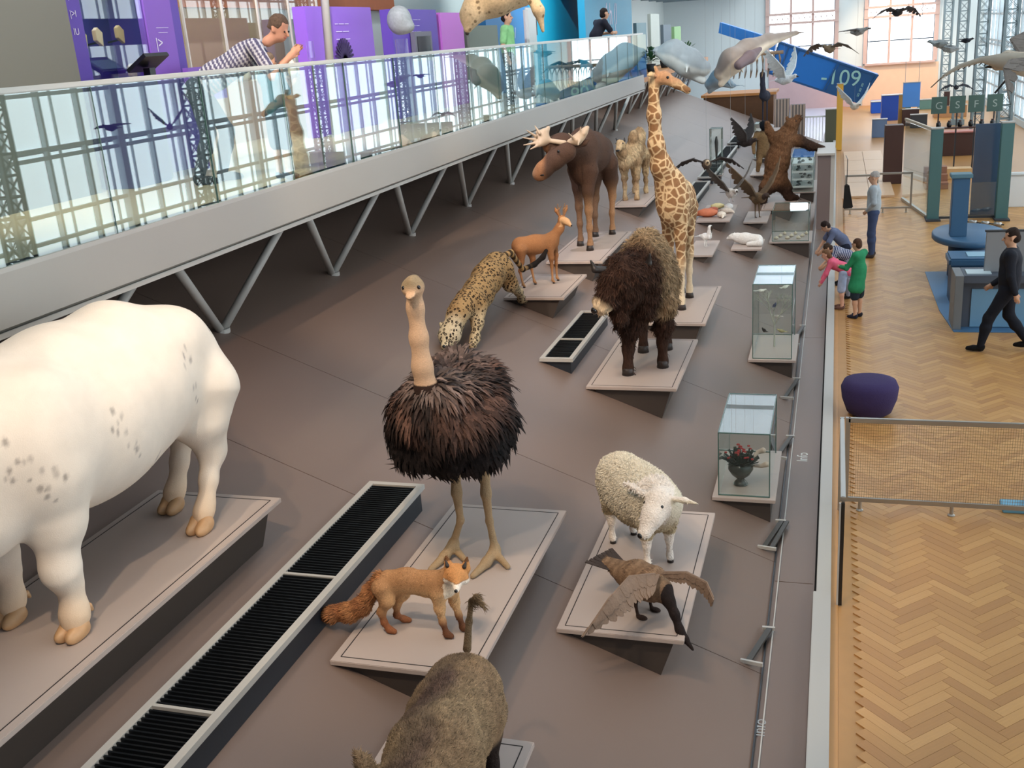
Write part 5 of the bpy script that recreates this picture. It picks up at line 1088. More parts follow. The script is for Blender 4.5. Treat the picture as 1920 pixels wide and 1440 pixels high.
human('grey-haired man in pale shirt and blue jeans standing on the parquet, facing left',(.80,22.32,0),172,1.74,dict(hal=(.12,.10,.98),har=(.12,-.10,.98),ell=(-.03,.25,1.15),elr=(-.03,-.25,1.15)),shirt=(168,176,180),legs=(64,76,106),hair=(176,168,160),shoes=(70,60,56),sleeve='long',cap=.02)
human('man in dark suit walking left at the right edge',(2.42,15.75,0),168,1.78,dict(anl=(.30,.10,.09),knl=(.22,.10,.50),anr=(-.30,-.10,.13),knr=(-.02,-.10,.50),hal=(-.10,.24,.90),har=(.22,-.22,.92),face=(1,.1,-.15)),shirt=(34,36,44),legs=(28,30,38),hair=(44,32,26),shoes=(20,18,18),sleeve='long',fat=1.08)
human('boy with dark hair in grey-blue top leaning over the kerb',(.22,19.9,0),190,1.38,dict(pelvis=(-.05,0,.93),waist=(.05,0,1.07),chest=(.22,0,1.22),neck=(.34,0,1.32),head=(.44,0,1.40),shl=(.28,.18,1.28),shr=(.28,-.18,1.28),ell=(.42,.24,1.02),elr=(.42,-.24,1.02),hal=(.55,.16,.85),har=(.55,-.16,.85),face=(.8,0,-.6)),shirt=(104,112,138),legs=(40,44,60),hair=(46,32,28))
human('child in navy and white top bending between the boy and the girl',(.30,18.9,0),185,1.28,dict(pelvis=(-.10,0,.93),waist=(.03,0,1.05),chest=(.25,0,1.12),neck=(.38,0,1.18),head=(.50,0,1.22),shl=(.30,.18,1.18),shr=(.30,-.18,1.18),ell=(.45,.22,.95),elr=(.45,-.22,.95),hal=(.6,.14,.80),har=(.6,-.14,.80),face=(.7,0,-.7)),shirt=(58,66,104),legs=(150,154,168),hair=(70,52,40),stripes=(210,212,220))
human('girl in pink top and pale blue shorts bending towards the display',(.20,18.15,0),178,1.22,dict(pelvis=(-.12,0,.90),waist=(.02,0,1.03),chest=(.24,0,1.12),neck=(.36,0,1.22),head=(.42,0,1.34),shl=(.28,.17,1.18),shr=(.28,-.17,1.18),ell=(.38,.25,.92),elr=(.38,-.25,.92),hal=(.50,.22,.70),har=(.50,-.22,.70),face=(.9,0,-.35)),shirt=(226,104,132),legs=(176,190,220),hair=(120,88,64),skin=(220,170,146),shorts=True,sleeve='long',hairlen=.22,shoes=(110,80,70))
human('boy in long green top holding on to the girl in pink',(.44,17.55,0),150,1.32,dict(ell=(.18,.22,1.12),elr=(.18,-.22,1.12),hal=(.38,.12,1.12),har=(.38,-.12,1.10),chest=(.03,0,1.32),neck=(.05,0,1.48),head=(.08,0,1.62)),shirt=(46,136,92),legs=(40,50,60),hair=(84,58,42),shorts=True,sleeve='long',dress=1,shoes=(40,40,52))
GZ=3.60
human('man in striped shirt bending over the gallery handrail',(-5.75,9.45,GZ),25,1.80,dict(pelvis=(-.30,0,.88),waist=(-.12,0,1.00),chest=(.20,0,1.16),neck=(.42,0,1.28),head=(.54,0,1.38),shl=(.30,.20,1.24),shr=(.30,-.20,1.24),ell=(.40,.30,.98),elr=(.44,-.28,.96),hal=(.62,.22,1.15),har=(.62,-.20,1.13),hil=(-.3,.09,.88),hir=(-.3,-.09,.88),knl=(-.1,.12,.48),knr=(-.25,-.12,.48),anl=(-.2,.12,.08),anr=(-.4,-.12,.08),face=(.8,-.5,-.45)),shirt=(84,82,110),stripes=(206,206,214),legs=(70,76,88),hair=(96,78,66),skin=(196,144,120),cap=-.02)
human('child in dark shorts behind the balustrade in front of the leaning man',(-5.28,9.45,GZ),70,1.20,dict(ell=(.12,.2,1.15),elr=(.12,-.2,1.15),hal=(.3,.12,1.3),har=(.3,-.12,1.3)),shirt=(60,112,130),legs=(52,74,96),hair=(120,104,88),shorts=True,shoes=(50,62,84))
human('dark-haired man in black T-shirt leaning on the far end of the handrail',(-5.45,25.3,GZ),40,1.78,dict(chest=(.12,0,1.28),neck=(.2,0,1.42),head=(.26,0,1.56),shl=(.14,.19,1.38),shr=(.14,-.19,1.38),ell=(.30,.24,1.14),elr=(.30,-.24,1.14),hal=(.45,.1,1.14),har=(.45,-.1,1.14)),shirt=(44,44,54),legs=(50,52,60),hair=(36,28,26))
human('person in green top half hidden behind the seal flipper',(-5.9,19.6,GZ),0,1.68,{},shirt=(140,200,136),legs=(40,44,48),hair=(40,34,34))

# ================================================================== GALLERY EXHIBITS
m_pur=mat('purple_panel',(92,64,168),.5); m_purd=mat('purple_dark',(78,48,150),.55); m_lil=mat('lilac_panel',(130,86,190),.5); m_teal=mat('teal_panel',(14,168,206),.5); m_teald=mat('teal_blue_panel',(28,112,168),.5); m_scr=mat('screen_black',(14,14,18),.15,spec=.8); m_prt=mat('print_white',(220,214,236),.6)
structure('trim_12',MB().box(-9.4,-7.0,-2,8.85,3.6,7.6),mat('grey_closet_wall',(112,112,104),.7))
t=thing('purple_showcase','purple showcase booth with lit stone samples behind the left handrail','showcase',(-7.6,9.9,GZ))
b=MB(); b.box(-.5,.4,-1.0,-.85,0,2.6); b.obj('side_panel',m_purd,t); b=MB(); b.box(-.5,.4,.95,1.1,0,2.6); b.obj('side_panel',m_pur,t)
MB().box(-.5,.4,-.85,.95,0,1.0).obj('plinth',m_purd,t); MB().box(-.5,.4,-.85,.95,2.05,2.6).obj('header',m_pur,t); MB().box(-.5,-.45,-.85,.95,1.0,2.05).obj('back_panel',mat('indigo_back',(74,66,150),.6),t)
MB().box(.30,.40,-.85,-.60,1.0,2.05).obj('front_strip',m_pur,t); MB().box(.30,.40,.45,.95,1.0,2.05).obj('front_strip',m_lil,t); MB().box(.37,.38,-.60,.45,1.0,2.05).obj('glass_pane',m_case,t)
MB().box(-.3,.3,-.6,.4,1.98,2.03).obj('light_strip',mat('showcase_light',(220,240,255),.5,emit=3),t)
for k in range(3): text('print',('|I-','|>I','IU')[k],.09,m_prt,t,(.405,-.73,1.85-.17*k),(math.radians(90),0,math.radians(90)))
text('print','|>',.16,m_prt,t,(.405,.62,1.35),(math.radians(90),0,math.radians(90))); text('print','~~~~~~~~\n~~~~~~',.05,m_prt,t,(.405,.72,1.55),(math.radians(90),0,math.radians(90)))
for k,(y,z,c) in enumerate(((-.38,1.46,(206,190,120)),(-.12,1.48,(232,204,160)),(.25,1.5,(210,178,120)),(.36,1.10,(180,160,150)))):
    q=thing('stone_sample',('yellow stone slab, leftmost in the purple showcase','cream stone slab beside the yellow one in the purple showcase','tan stone slab on the right in the purple showcase','greyish stone slab low in the purple showcase')[k],'stone',(-7.42,9.9+y,GZ+z),.3); MB().prism([(-.10,-.02),(.07,-.08),(.10,.06),(-.02,.11),(-.10,.08)],'x',-.02,.02).obj('slab',mat('stone_%d'%k,c,.7,noise=.1,nscale=20),q,bevel=.004); MB().obox((-.02,0,-.04),(-.14,0,-.06),.02,.02).obj('peg',m_black,q)
q=thing('info_screen','dark tilted touch screen on a stand before the purple showcase','screen',(-6.95,9.9,GZ)); MB().box(-.04,.04,-.05,.05,0,1.15).obj('stand',m_black,q); MB().obox((-.12,0,1.13),(.12,0,1.28),.42,.04).obj('screen_case',m_black,q); MB().obox((-.10,0,1.168),(.05,0,1.262),.34,.01).obj('display',mat('screen_glow',(120,150,160),.3,emit=.4),q)
q=thing('indigo_box','indigo box plinth at the foot of the purple showcase','box',(-6.95,9.35,GZ)); MB().box(-.2,.2,-.3,.35,0,1.02).obj('box_body',mat('indigo_box',(44,38,104),.5),q,bevel=.01)
q=thing('purple_sign','low purple sign panel with printed lines right of the showcase','sign',(-6.95,10.95,GZ)); MB().box(-.03,.03,-.4,.35,.75,1.12).obj('sign_panel',m_lil,q); MB().box(-.03,.03,-.3,-.25,0,.75).obj('sign_leg',m_pur,q); text('print','=-=--=-=--\n-==--=-==',.075,m_prt,q,(.035,0,.98),(math.radians(90),0,math.radians(90)))
# vitrines behind the man
t=thing('long_vitrine','long beige wall vitrine with thin posts and small lit specimens behind the bending man','vitrine',(-8.7,14.0,GZ))
MB().box(-.5,.3,-3.1,3.0,0,.85).obj('vitrine_base',mat('beige_base',(176,150,124),.6),t); MB().box(-.5,-.45,-3.1,3.0,.85,2.2).obj('back_panel',mat('taupe_back',(128,112,92),.7),t); MB().box(.27,.28,-3.1,3.0,.85,2.2).obj('glass_pane',m_case,t); MB().box(-.5,.3,-3.1,3.0,2.2,2.32).obj('cornice',mat('beige_base'),t)
for k in range(7): MB().box(.28,.31,-3.1+k*1.0,-3.07+k*1.0,.85,2.2).obj('post',m_lgrey,t)
for k in range(14):
    q=thing('specimen',ORD[k]+' small pale specimen from the left in the long vitrine','specimen',(-8.55+.12*(k%2),11.2+.42*k,GZ+.86),0,'specimens in the long vitrine'); MB().lathe([(.05,0),(.08,.06),(.06,.12+.04*(k%3)),(.01,.2+.04*(k%3))],(0,0,0),8).obj('specimen_body',mat('pale_specimen_%d'%(k%3),((226,196,160),(210,214,220),(232,220,190))[k%3],.6),q,True)
for k in range(8):
    q=thing('vitrine_spot',ORD[k]+' tiny lamp from the left under the vitrine cornice','lamp',(-8.5,11.4+.75*k,GZ+2.12),0,'lamps in the long vitrine'); MB().lathe([(.02,0),(.035,.02),(.03,.06)],(0,0,0),8).obj('lamp_head',m_steel,q); MB().box(-.006,.006,-.006,.006,.06,.09).obj('stem',m_steel,q)
q=thing('bronze_lamp_stand','thin glass cup stand on the ledge beside the bending man','stand',(-5.4,10.6,GZ)); MB().box(-.01,.01,-.01,.01,0,1.1).obj('stem',m_steel,q); MB().lathe([(.03,1.1),(.04,1.13),(.04,1.3)],(0,0,0),10).obj('cup',m_case,q)
# purple text walls
def panel(label,y0,y1,h,m,X=-7.2,txt=None,sz=.12,name='text_wall',t_=.2,tz=None):
    q=thing(name,label,'panel',(X,(y0+y1)/2,GZ)); d=(y1-y0)/2; MB().box(-t_,0,-d,d,0,h).obj('panel_board',m,q,bevel=.005)
    if txt: text('print',txt,sz,m_prt,q,(.006,0,tz or h-.35),(math.radians(90),0,math.radians(90)))
    return q
panel('purple text wall with a fern-like dark print behind the handrail',14.1,16.4,1.82,m_lil,txt='--- ----- ----\n------ ------\n----- -- -----\n------- ------',sz=.11,tz=1.55)
q=thing('fern_emblem','dark round fern print at the foot of the purple text wall','emblem',(-7.19,15.2,GZ+1.05)); b=MB()
for i in range(15):
    a=math.pi*i/14; b.obox((.01,0,0),(.01,.32*math.cos(a),.32*math.sin(a)),.03,.012,(1,0,0))
b.obj('fronds',mat('print_dark',(40,20,70),.7),q,kind='stuff')
panel('violet text wall with a set-in screen right of the grey bust',17.2,19.4,1.80,m_pur,txt='--- ------- ---\n----- -----\n---- -- -------\n------ ----',sz=.10,tz=1.6)
q=thing('set_in_screen','black screen in a grey frame hung on the violet text wall','screen',(-7.15,18.4,GZ+1.17)); MB().box(-.04,.04,-.42,.42,-.25,.25).obj('screen_frame',mat('grey_frame',(110,108,120),.5),q); MB().box(.041,.05,-.32,.32,-.18,.17).obj('display',m_scr,q)
panel('pink panel between the violet text wall and the seal head',19.6,20.9,1.75,mat('pink_panel',(196,110,206),.5))
panel('grey panel below the seal head',21.2,23.2,1.5,mat('grey_green_panel',(126,134,124),.7))
panel('blue text wall with white marks right of the seal',23.0,26.6,2.4,m_teald,X=-7.4,txt='I V I   /',sz=.35,tz=1.2)
panel('bright teal wall behind the man in black',26.8,33.0,3.0,m_teal,X=-7.5,txt=None)
panel('teal end wall with thin white drawings beyond the handrail',29.4,36.5,3.3,mat('teal_end',(22,140,176),.5),X=-6.6,txt='4 h (I',sz=.9,tz=1.4)
q=thing('ape_bust','grey gridded dome head model on a glass stand between the text walls','model',(-6.6,16.1,GZ)); B_=SDF(); B_.e((0,0,1.58),(.20,.17,.22)); B_.e((.10,0,1.48),(.14,.12,.11)); v,f=B_.grid(.02); me=np_mesh('dome',v,f,mat('grey_dome',(140,146,144),.6,noise=.3,nscale=24)); inst('dome',me,q); MB().lathe([(.12,0),(.12,.02),(.10,.04),(.10,1.3)],(0,0,0),16).obj('glass_stand',m_case,q,True); MB().lathe([(.14,0),(.14,.03)],(0,0,0),16).obj('foot',m_steel,q)
q=thing('round_screen_back','white and lilac rounded screen back with black handle behind the handrail','screen',(-5.9,21.2,GZ)); MB().box(-.05,.05,-.3,.35,.9,1.75).obj('shell_body',m_white,q,bevel=.04); MB().box(-.04,.04,.36,.44,1.2,1.7).obj('handle',m_black,q,bevel=.02); MB().box(-.04,.04,-.04,.04,0,.9).obj('stand',m_steel,q)
q=thing('tubular_light','white ceiling light panel over the purple showcase','lamp',(-7.8,10.2,6.4)); MB().box(-.3,.3,-.9,.9,0,.06).obj('diffuser',mat('ceiling_light',(255,255,255),.5,emit=4),q); MB().box(-.34,.34,-.94,.94,.06,.12).obj('housing',m_white,q)
q=thing('roof_prop','slanted pale steel prop rising from the gallery before the terracotta beam','prop',(-7.0,14.4,GZ)); MB().tube([(0,-.2,0),(0,.4,6.8)],.06,10).obj('tube',m_lgrey,q,True); MB().lathe([(.12,0),(.12,.03)],(0,-.2,0),12).obj('foot',m_lgrey,q)
# far part of the gallery: timber stage, plants, pale screens
structure('floor_stage',MB().box(-7.7,-5.6,31.5,50,3.25,3.42),mat('stage_timber',(184,124,66),.5,noise=.12,nscale=4))
st=MB()
for i in range(8):
    y=33+i*2; q=thing('stage_strut',ORD[i]+' thin pale steel strut pair under the timber stage, counted from the camera','strut',(-6.2,y,2.3),0,'struts under the timber stage')
    for s_ in (-1,1): MB().tube([(0,0,0),(.45,s_*.9,.95)],.035,8).obj('tube',m_lgrey,q,True)
for k,(y,c,h) in enumerate(((38,(120,150,160),1.6),(41,(196,206,200),1.9),(44,(110,128,140),1.5),(47,(150,196,140),1.4))):
    q=thing('far_screen',('blue-grey','pale','slate','light green')[k]+' exhibition screen standing on the timber stage','screen',(-6.6,y,3.42)); MB().box(-.06,.06,-1,1,.05,h).obj('board',mat('far_screen_%d'%k,c,.6),q,bevel=.01); MB().box(-.15,.15,-.9,-.8,0,.06).obj('foot',m_lgrey,q); MB().box(-.15,.15,.8,.9,0,.06).obj('foot',m_lgrey,q)
for k in range(4):
    q=thing('potted_plant',('nearest','second','third','farthest')[k]+' dark green leafy plant on the timber stage','plant',(-6.0,36.5+3*k,3.42)); MB().lathe([(.12,0),(.17,.25),(.15,.25)],(0,0,0),12).obj('pot',m_dark,q,True); b=MB(); r=random.Random(k)
    for i in range(90):
        a=r.uniform(0,6.28); e=r.uniform(.1,1.5); d=Vector((math.cos(a)*math.cos(e),math.sin(a)*math.cos(e),math.sin(e))); p=Vector((0,0,.3))+d*r.uniform(.1,.4); b.obox(p,p+d*.16+Vector((0,0,-.03)),.07,.006)
    b.obj('leaves',mat('plant_leaf',(48,92,52),.6,noise=.4,nscale=10),q,kind='stuff')
t=thing('timber_stage_box','dark timber stage box at the far top of the ramp','box',(-3.6,44.6,0)); MB().box(-1.6,1.2,0,2.2,0,1.95).obj('box_body',mat('dark_timber',(96,62,34),.5,noise=.2,nscale=5),t); MB().box(-1.7,1.3,-.05,2.3,1.95,2.05).obj('box_top',mat('stage_timber'),t)

# ================================================================== RIGHT-HAND FLOOR
m_kb=mat('kiosk_blue',(62,100,132),.45); m_kbd=mat('kiosk_blue_dark',(44,72,100),.5); m_kg=mat('kiosk_grey',(120,124,126),.5); m_tl=mat('pillar_teal',(74,112,112),.5); m_br=mat('dark_brown_wood',(70,42,34),.5); m_yb=mat('blue_exhibit',(28,84,184),.5)
t=thing('purple_pouf','round purple pouf stool beside the kerb','pouf',(.50,12.95,0)); MB().lathe([(.20,.0),(.27,.05),(.33,.22),(.345,.36),(.31,.44),(.22,.465),(.05,.47)],(0,0,0),36).obj('cushion',mat('purple_felt',(54,42,86),.95,noise=.08,nscale=40,bump=.2),t,True); MB().lathe([(.18,-.0),(.18,.02)],(0,0,0),20).obj('base_ring',m_black,t)
# near mesh barrier
def barrier(label,x0,x1,y,h,mesh=True,posts=None,base=.10):
    t=thing('mesh_barrier' if mesh else 'steel_barrier',label,'barrier',((x0+x1)/2,y,0)); w=(x1-x0)/2
    MB().box(-w,w,-.02,.02,h-.05,h).obj('top_rail',m_steel,t,bevel=.006); MB().box(-w,w,-.015,.015,base,base+.045).obj('bottom_rail',m_steel,t); 
    for s_ in (-1,1): MB().box(s_*w-.022,s_*w+.022,-.02,.02,base,h).obj('end_post',m_steel,t)
    for p in posts: MB().lathe([(.035,0),(.035,.01),(.018,.02),(.018,base)],(p-(x0+x1)/2,0,0),10).obj('foot',m_steel,t)
    if mesh:
        b=MB(); n=int((x1-x0)/.022); 
        for i in range(n): x=-w+.022*i; b.box(x-.0012,x+.0012,-.0012,.0012,base+.04,h-.05)
        for i in range(int((h-.15)/.03)): z=base+.05+.03*i; b.box(-w,w,-.001,.001,z-.0012,z+.0012)
        b.obj('wire_mesh',mat('wire',(150,128,96),.4,metal=.6),t,kind='stuff')
    return t
barrier('wide wire-mesh barrier with steel rails across the parquet near the pouf',.20,3.6,10.10,1.0,True,(.34,1.20,2.1,3.0))
t=thing('side_barrier','glass side barrier with steel handrail running along the kerb towards the camera','barrier',(.145,9.15,0)); MB().box(-.02,.02,-.93,.93,.95,1.0).obj('top_rail',m_steel,t,bevel=.006); MB().box(-.006,.006,-.93,.93,.06,.95).obj('glass_pane',m_case,t); MB().box(-.015,.015,-.96,-.93,0,.95).obj('front_edge',m_black,t); MB().box(-.03,-.015,-.96,-.93,0,.95).obj('edge_trim',m_lgrey,t); MB().box(-.02,.02,.93,.96,0,1.0).obj('rear_post',m_steel,t)
barrier('low wire barrier behind the standing man, left of the teal pillar',.30,1.0,27.5,.98,False,(.42,.9)); barrier('wire barrier closing off the dark cabinet behind the standing man',1.05,1.85,27.6,1.0,False,(1.2,1.75))
t=thing('blue_floor_sign','pale blue flat box on the floor behind the mesh barrier at the right edge','sign',(2.0,10.35,0)); MB().box(-.32,.6,-.12,.12,0,.05).obj('sign_base',mat('sky_blue_plastic',(110,172,200),.5),t,bevel=.01); MB().box(-.1,.6,-.02,.12,.05,.12).obj('sign_top',mat('sky_blue_plastic'),t,bevel=.01)
# kiosk
def pbox(nm,lab,cat,px0,py0,px1,py1,Y,dep,m,pn='body',grp=None,rootz=True,bev=.01):
    Y=float(onz((px0+px1)/2,py1,0)[1]) if rootz else Y
    a=ony(px0,py0,Y); c=ony(px1,py1,Y); z0=0 if rootz else c[2]; t=thing(nm,lab,cat,((a[0]+c[0])/2,Y,z0),0,grp); w=abs(c[0]-a[0])/2; h=a[2]-z0
    MB().box(-w,w,0,dep,0,h).obj(pn,m,t,bevel=bev); t['h']=0; del t['h']; return t,w,h
t=thing('oval_kiosk_table','blue oval kiosk table around a tall square column','table',(2.42,20.6,0)); MB().lathe([(.62,.70),(.64,.72),(.64,.80),(.62,.82)],(0,0,0),40,1,1.5).obj('table_top',m_kb,t,True); MB().lathe([(.34,0),(.34,.70)],(0,0,0),28,1,1.5).obj('table_base',m_kbd,t,True)
t=thing('kiosk_column','tall square blue column rising through the oval kiosk table','column',(2.18,20.3,.82)); MB().box(-.13,.15,-.13,.13,0,1.05).obj('column_shaft',m_kb,t,bevel=.008); MB().box(-.17,.19,-.17,.17,1.05,1.12).obj('column_cap',mat('kiosk_cap',(92,128,140),.5),t,bevel=.01)
t=thing('kiosk_counter','lower blue counter with a pale keyboard plate before the oval table','counter',(2.30,18.7,0)); MB().box(-.42,.40,-.35,.35,.66,.80).obj('counter_top',m_kb,t,bevel=.03); MB().box(-.36,.3,-.25,.3,0,.66).obj('counter_base',m_kbd,t); MB().box(-.12,.2,-.2,.15,.80,.815).obj('pale_plate',mat('pale_blue_plate',(140,180,200),.4),t)
structure('floor_pad',MB().prism([(1.72,20.9),(1.74,18.0),(1.84,16.72),(3.7,16.72),(3.7,20.9)],'z',.0,.012),mat('blue_floor_pad',(70,110,146),.4))
t=thing('kiosk_desk','grey framed desk with blue inner panel and pale keyboard at the front of the kiosk','desk',(2.45,16.95,0)); MB().box(-.62,-.50,-.12,.5,0,.86).obj('side_slab',m_kg,t,bevel=.005); MB().box(-.50,1.2,-.1,.5,.74,.86).obj('desk_top',mat('desk_slate',(76,84,96),.5),t,bevel=.005); MB().box(-.50,1.2,.05,.5,0,.74).obj('front_panel',mat('desk_slate'),t); MB().box(-.36,.6,.03,.055,.02,.62).obj('blue_panel',mat('pale_blue_panel',(112,156,186),.4),t); MB().box(-.45,-.1,.0,.3,.86,.875).obj('keyboard',mat('keyboard_pale',(190,206,210),.5),t)
t=thing('kiosk_screen_board','grey upright screen board standing on the kiosk desk','screen',(2.62,17.15,.86)); MB().box(-.36,.62,-.03,.03,.0,.62).obj('board',mat('board_grey',(138,140,142),.45),t,bevel=.005); MB().box(-.38,.64,-.035,.035,.62,.645).obj('top_edge',m_dark,t)
# glass partitions with teal pillars
for (x,y,l,hh) in ((2.28,26.5,'left teal pillar of the glass partition',2.12),(3.76,26.4,'right slate-teal pillar of the glass partition',2.2)):
    t=thing('partition_pillar',l,'pillar',(x,y,0)); MB().box(-.13,.13,-.12,.12,0,hh).obj('pillar_shaft',m_tl,t,bevel=.006); MB().box(-.16,.16,-.3,.3,0,.04).obj('pillar_foot',m_dark,t); MB().box(-.14,.14,-.13,.13,hh,hh+.03).obj('pillar_cap',m_lgrey,t)
t=thing('glass_partition','clear glass partition running back from the left teal pillar under a pale top beam','partition',(2.0,28.1,0)); MB().obox((-.24,1.4,1.05),(.18,-1.4,1.05),.012,2.0).obj('glass_pane',m_case,t); MB().obox((-.24,1.4,2.1),(.18,-1.4,2.1),.06,.06).obj('top_beam',mat('beam_wood',(196,180,158),.5),t); MB().obox((-.24,1.4,.04),(.18,-1.4,.04),.07,.07).obj('bottom_rail',m_steel,t)
t=thing('low_glass_partition','low glass partition between the two teal pillars with chrome foot rollers','partition',(3.02,26.45,0)); MB().box(-.6,.6,-.006,.006,.08,.86).obj('glass_pane',m_case,t); MB().box(-.6,.6,-.02,.02,.03,.08).obj('bottom_rail',m_dark,t)
t=thing('reflection_board','slate-blue board standing for the dark glass reflection before the right pillar','partition',(3.42,26.9,0)); MB().box(-.28,.30,-.02,.02,.02,2.15).obj('board',mat('slate_reflection',(64,84,108),.12,spec=.8),t,bevel=.004); MB().box(-.3,.32,-.1,.1,0,.03).obj('foot',m_dark,t)  # dark bluish reflection in the glass, put in as a coloured board
for k in range(4):
    t=thing('chrome_roller',('first','second','third','fourth')[k]+' chrome roller on the floor along the slate-blue reflection board, from the left','roller',(2.85+.24*k,25.9-.16*k,.06)); MB().tube([(-.07,.04,0),(.07,-.04,0)],.05,12).obj('roller_body',m_steel,t,True); MB().tube([(-.12,.07,0),(.12,-.07,0)],.015,8).obj('axle',m_black,t)
pbox('dark_cabinet','tall dark brown cabinet standing behind the wire barriers','cabinet',1660,236,1690,345,31.5,.5,m_br)
t,w_,h_=pbox('brown_desk','dark brown reading desk with a pink glow coloured onto its top between the pillars','desk',1768,250,1832,292,33,.6,m_br); MB().box(-w_,w_,-.05,.6,h_,h_+.04).obj('desk_top',mat('pink_glow_paint',(190,120,110),.4),t)  # pinkish glow is painted as the desk top's colour
pbox('light_wood_bench','pale wooden bench in front of the brown desk between the pillars','bench',1750,318,1822,336,30,.5,m_wood)
t=thing('wooden_steps','three wooden steps left of the brown desk','steps',(2.75,31.2,0)); [MB().box(-.3,.3,.3*k,.3*(k+1),0,.18*(k+1)).obj('step',mat('step_wood',(150,104,80),.5,noise=.1),t,bevel=.005) for k in range(3)]
for k in range(4):
    t=thing('sign_board',('leftmost','second','third','rightmost')[k]+' dark green board with a pale letter above the brown desk','sign',(3.02+.52*k,35,1.72)); MB().box(-.22,.22,-.02,.02,0,.50).obj('board',mat('board_green',(66,92,84),.5),t,bevel=.004); text('letter','GSFS'[k],.30,mat('dull_lettering',(150,164,156),.6),t,(0,-.022,.14),(math.radians(90),0,0)); MB().box(-.02,.02,.02,.06,-1.72,.0).obj('leg',m_dark,t)
for k in range(6):
    t=thing('jar',('first','second','third','fourth','fifth','sixth')[k]+' dark jar in the row under the letter boards, from the left','jar',(3.0+.3*k,34.6,1.35)); MB().lathe([(.05,0),(.07,.03),(.07,.12),(.04,.16)],(0,0,0),10).obj('jar_body',m_black,t,True); MB().lathe([(.042,.16),(.042,.19)],(0,0,0),10).obj('lid',m_br,t)
t=thing('jar_shelf','dark shelf carrying the row of jars under the letter boards','shelf',(3.8,34.6,0)); MB().box(-1.0,1.0,-.15,.15,1.30,1.345).obj('shelf_board',m_br,t); MB().box(-.95,-.85,-.1,.1,0,1.3).obj('leg',m_br,t); MB().box(.85,.95,-.1,.1,0,1.3).obj('leg',m_br,t)
for nm,l,c,a in (('timber_counter','tan timber counter front above the letter boards','counter',(1752,200,1812,220,40,.8,mat('tan_timber',(176,128,84),.5,noise=.15,nscale=4))),('green_counter','grey-green counter left of the tan timber counter','counter',(1722,188,1756,205,44,.8,mat('grey_green',(98,134,124),.5))),('blue_exhibit_block','bright blue exhibit block with white edge in the far hall','exhibit',(1634,192,1672,212,46,1.5,m_yb)),('blue_exhibit_tower','darker blue exhibit tower beside the bright blue block','exhibit',(1654,180,1690,226,44,1.0,mat('royal_blue',(30,70,160),.5))),('blue_hanging_panel','pale blue hall panel above the blue exhibits','panel',(1694,156,1724,200,48,.1,mat('mid_blue',(74,134,206),.5))),('blue_grey_bin','blue-grey bin standing below the blue exhibits','bin',(1636,225,1662,258,36,.5,mat('bin_blue',(96,118,150),.5))),('ochre_post','ochre square post right of the blue exhibits','post',(1686,178,1696,236,40,.25,mat('ochre',(160,124,66),.6))),('grey_teal_post','grey-teal square post beside the ochre post','post',(1697,180,1707,222,41,.25,m_tl)),('dark_wall_box','small dark upright box before the window wall','box',(1771,172,1780,198,42,.2,m_br)),('yellow_post','tall yellow post at the end of the ramp','post',(1570,158,1578,282,38,.25,mat('yellow_paint',(214,164,62),.55))),('olive_board','olive board left of the yellow post','panel',(1548,206,1568,268,36,.12,mat('olive',(84,86,66),.6))),('white_machine','white machine box at the right edge beside the slate pillar','machine',(1893,330,1945,388,29,.7,m_white)),('slate_low_box','slate low box between the letter boards and the posts','box',(1708,216,1738,240,37,.5,m_dark)),('brown_case','brown low display case right of the blue bin','case',(1692,206,1722,236,38,.6,m_br))):
    x=pbox(nm,l,c,*a,rootz=nm not in('blue_hanging_panel','dark_wall_box'))
    q,w_,h_=x
    if nm=='blue_hanging_panel': [MB().tube([(e*w_*.8,.05,h_),(e*w_*.8,.05,10.3-q.location.z)],.01,5).obj('hanging_wire',m_wire,q) for e in (-1,1)]
    MB().box(-w_-.02,w_+.02,-.02,a[5]*.5,h_,h_+.03).obj('cap',m_lgrey,q)
t=thing('black_coat','black cloth hanging from the end of the console','cloth',(.32,24.6,.62)); MB().add([(-.10,0,0),(.12,-.02,.02),(.02,0,.55),(-.08,.02,.55),(-.10,.1,0),(.12,.1,.02),(.02,.06,.55),(-.08,.06,.55)],[(0,1,2,3),(7,6,5,4),(0,4,5,1),(1,5,6,2),(2,6,7,3),(3,7,4,0)]).obj('cloth_fold',m_black,t,bevel=.02); MB().tube([(-.03,.04,.5),(-.03,.04,1.1),(-.06,.8,1.1)],.008,6).obj('cord',m_black,t)
# pale wooden floor boards in front of the blue exhibits
fb=thing('timber_podium','pale timber podium of large boards beyond the standing man','podium',(.95,36,0))
for i in range(2):
    for j_ in range(4): MB().box(-.62+.64*i,-.62+.64*i+.63,-6+2.6*j_,-6+2.6*j_+2.58,0,.06).obj('board',mat('podium_board',(206,172,138),.45,noise=.06,nscale=3),fb,bevel=.004)
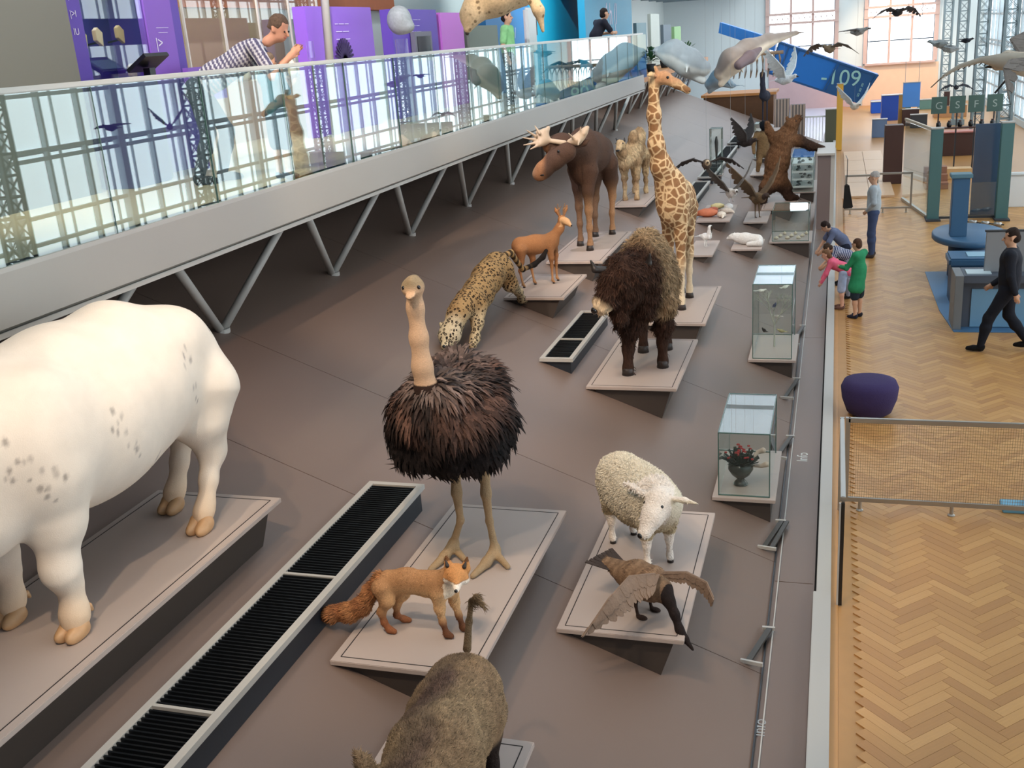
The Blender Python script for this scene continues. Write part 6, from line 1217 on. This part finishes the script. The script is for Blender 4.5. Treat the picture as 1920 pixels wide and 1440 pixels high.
# tilted blue container with number
Yc=45; t=thing('blue_container','long tilted blue container panel with the number 109 hanging over the far hall','container',P(1545,120,Yc)); o=np.array(P(1545,120,Yc)); qd=[tuple(np.array(P(x,y,Yc))-o) for x,y in ((1442,137),(1612,193),(1648,141),(1462,78))]
def slabq(qd,dep,nm,m,par): b=MB(); b.add([(x,0,z) for x,_,z in qd]+[(x,dep,z) for x,_,z in qd],[(0,1,2,3),(7,6,5,4)]+[(i,i+4,(i+1)%4+4,(i+1)%4)[::-1] for i in range(4)]); return b.obj(nm,m,par)
m_cb=mat('container_blue',(14,108,190),.45); m_cd=mat('container_dark',(14,76,128),.5)
slabq(qd,1.4,'container_side',m_cb,t)
L_=lambda u,v:(1-u)*(1-v)*np.array(qd[0])+u*(1-v)*np.array(qd[1])+u*v*np.array(qd[2])+(1-u)*v*np.array(qd[3])
b=MB(); dq=[L_(.62,0),L_(1,0),L_(1,1),L_(.62,1)]; b.add([(p[0],-.02,p[2]) for p in dq]+[(p[0],.01,p[2]) for p in dq],[(0,1,2,3)]+[(i,i+4,(i+1)%4+4,(i+1)%4)[::-1] for i in range(4)]); b.obj('dark_end',m_cd,t)
for u in (0,.1,.2,.60,.985): a_,c_=L_(u,0),L_(u,1); MB().obox((a_[0],-.03,a_[2]),(c_[0],-.03,c_[2]),.06,.06).obj('rib',m_cd,t)
for v_ in (0,.98): a_,c_=L_(0,v_),L_(1,v_); MB().obox((a_[0],-.03,a_[2]),(c_[0],-.03,c_[2]),.05,.07).obj('edge_rail',m_cd,t)
ang=math.atan2(qd[1][2]-qd[0][2],qd[1][0]-qd[0][0]); c_=L_(.72,.34); text('number','-109',.85,mat('number_pale',(150,196,190),.6),t,(c_[0],-.04,c_[2]),(math.radians(90),-ang*.35,0)); c_=L_(.92,.5); text('small_print','ll\nll\nll',.2,mat('number_pale'),t,(c_[0],-.04,c_[2]),(math.radians(90),-ang,0))
q2=[tuple(np.array(P(x,y,Yc+4))-o) for x,y in ((1347,62),(1452,96),(1456,74),(1350,42))]; b=MB(); d0=4; b.add([(x,d0,z) for x,_,z in q2]+[(x,d0+1.2,z) for x,_,z in q2],[(0,1,2,3),(7,6,5,4)]+[(i,i+4,(i+1)%4+4,(i+1)%4)[::-1] for i in range(4)]); b.obj('far_end',mat('container_far',(34,110,184),.5),t)
# white railing of the far floor
t=thing('white_stair_railing','white balustrade of thin rods at the end of the ramp','railing',(-.75,44.2,0)); MB().box(-.7,.7,-.03,.03,1.0,1.06).obj('handrail',m_white,t)
for k in range(12): MB().box(-.68+.12*k-.012,-.68+.12*k+.012,-.012,.012,0,1.0).obj('rod',m_white,t)
for k,(x,l) in enumerate(((-2.0,'left'),(-1.4,'right'))):
    t=thing('slatted_crate',l+' pale slatted crate at the far end of the ramp','crate',(x,43.2,rz(x)));
    for i in range(5): MB().box(-.24+.12*i-.03,-.24+.12*i+.03,-.25,-.22,.0,1.2).obj('slat',mat('crate_wood',(170,150,136),.6),t)
    MB().box(-.28,.28,-.22,.25,0,1.18).obj('crate_body',mat('crate_grey',(120,112,108),.7),t)
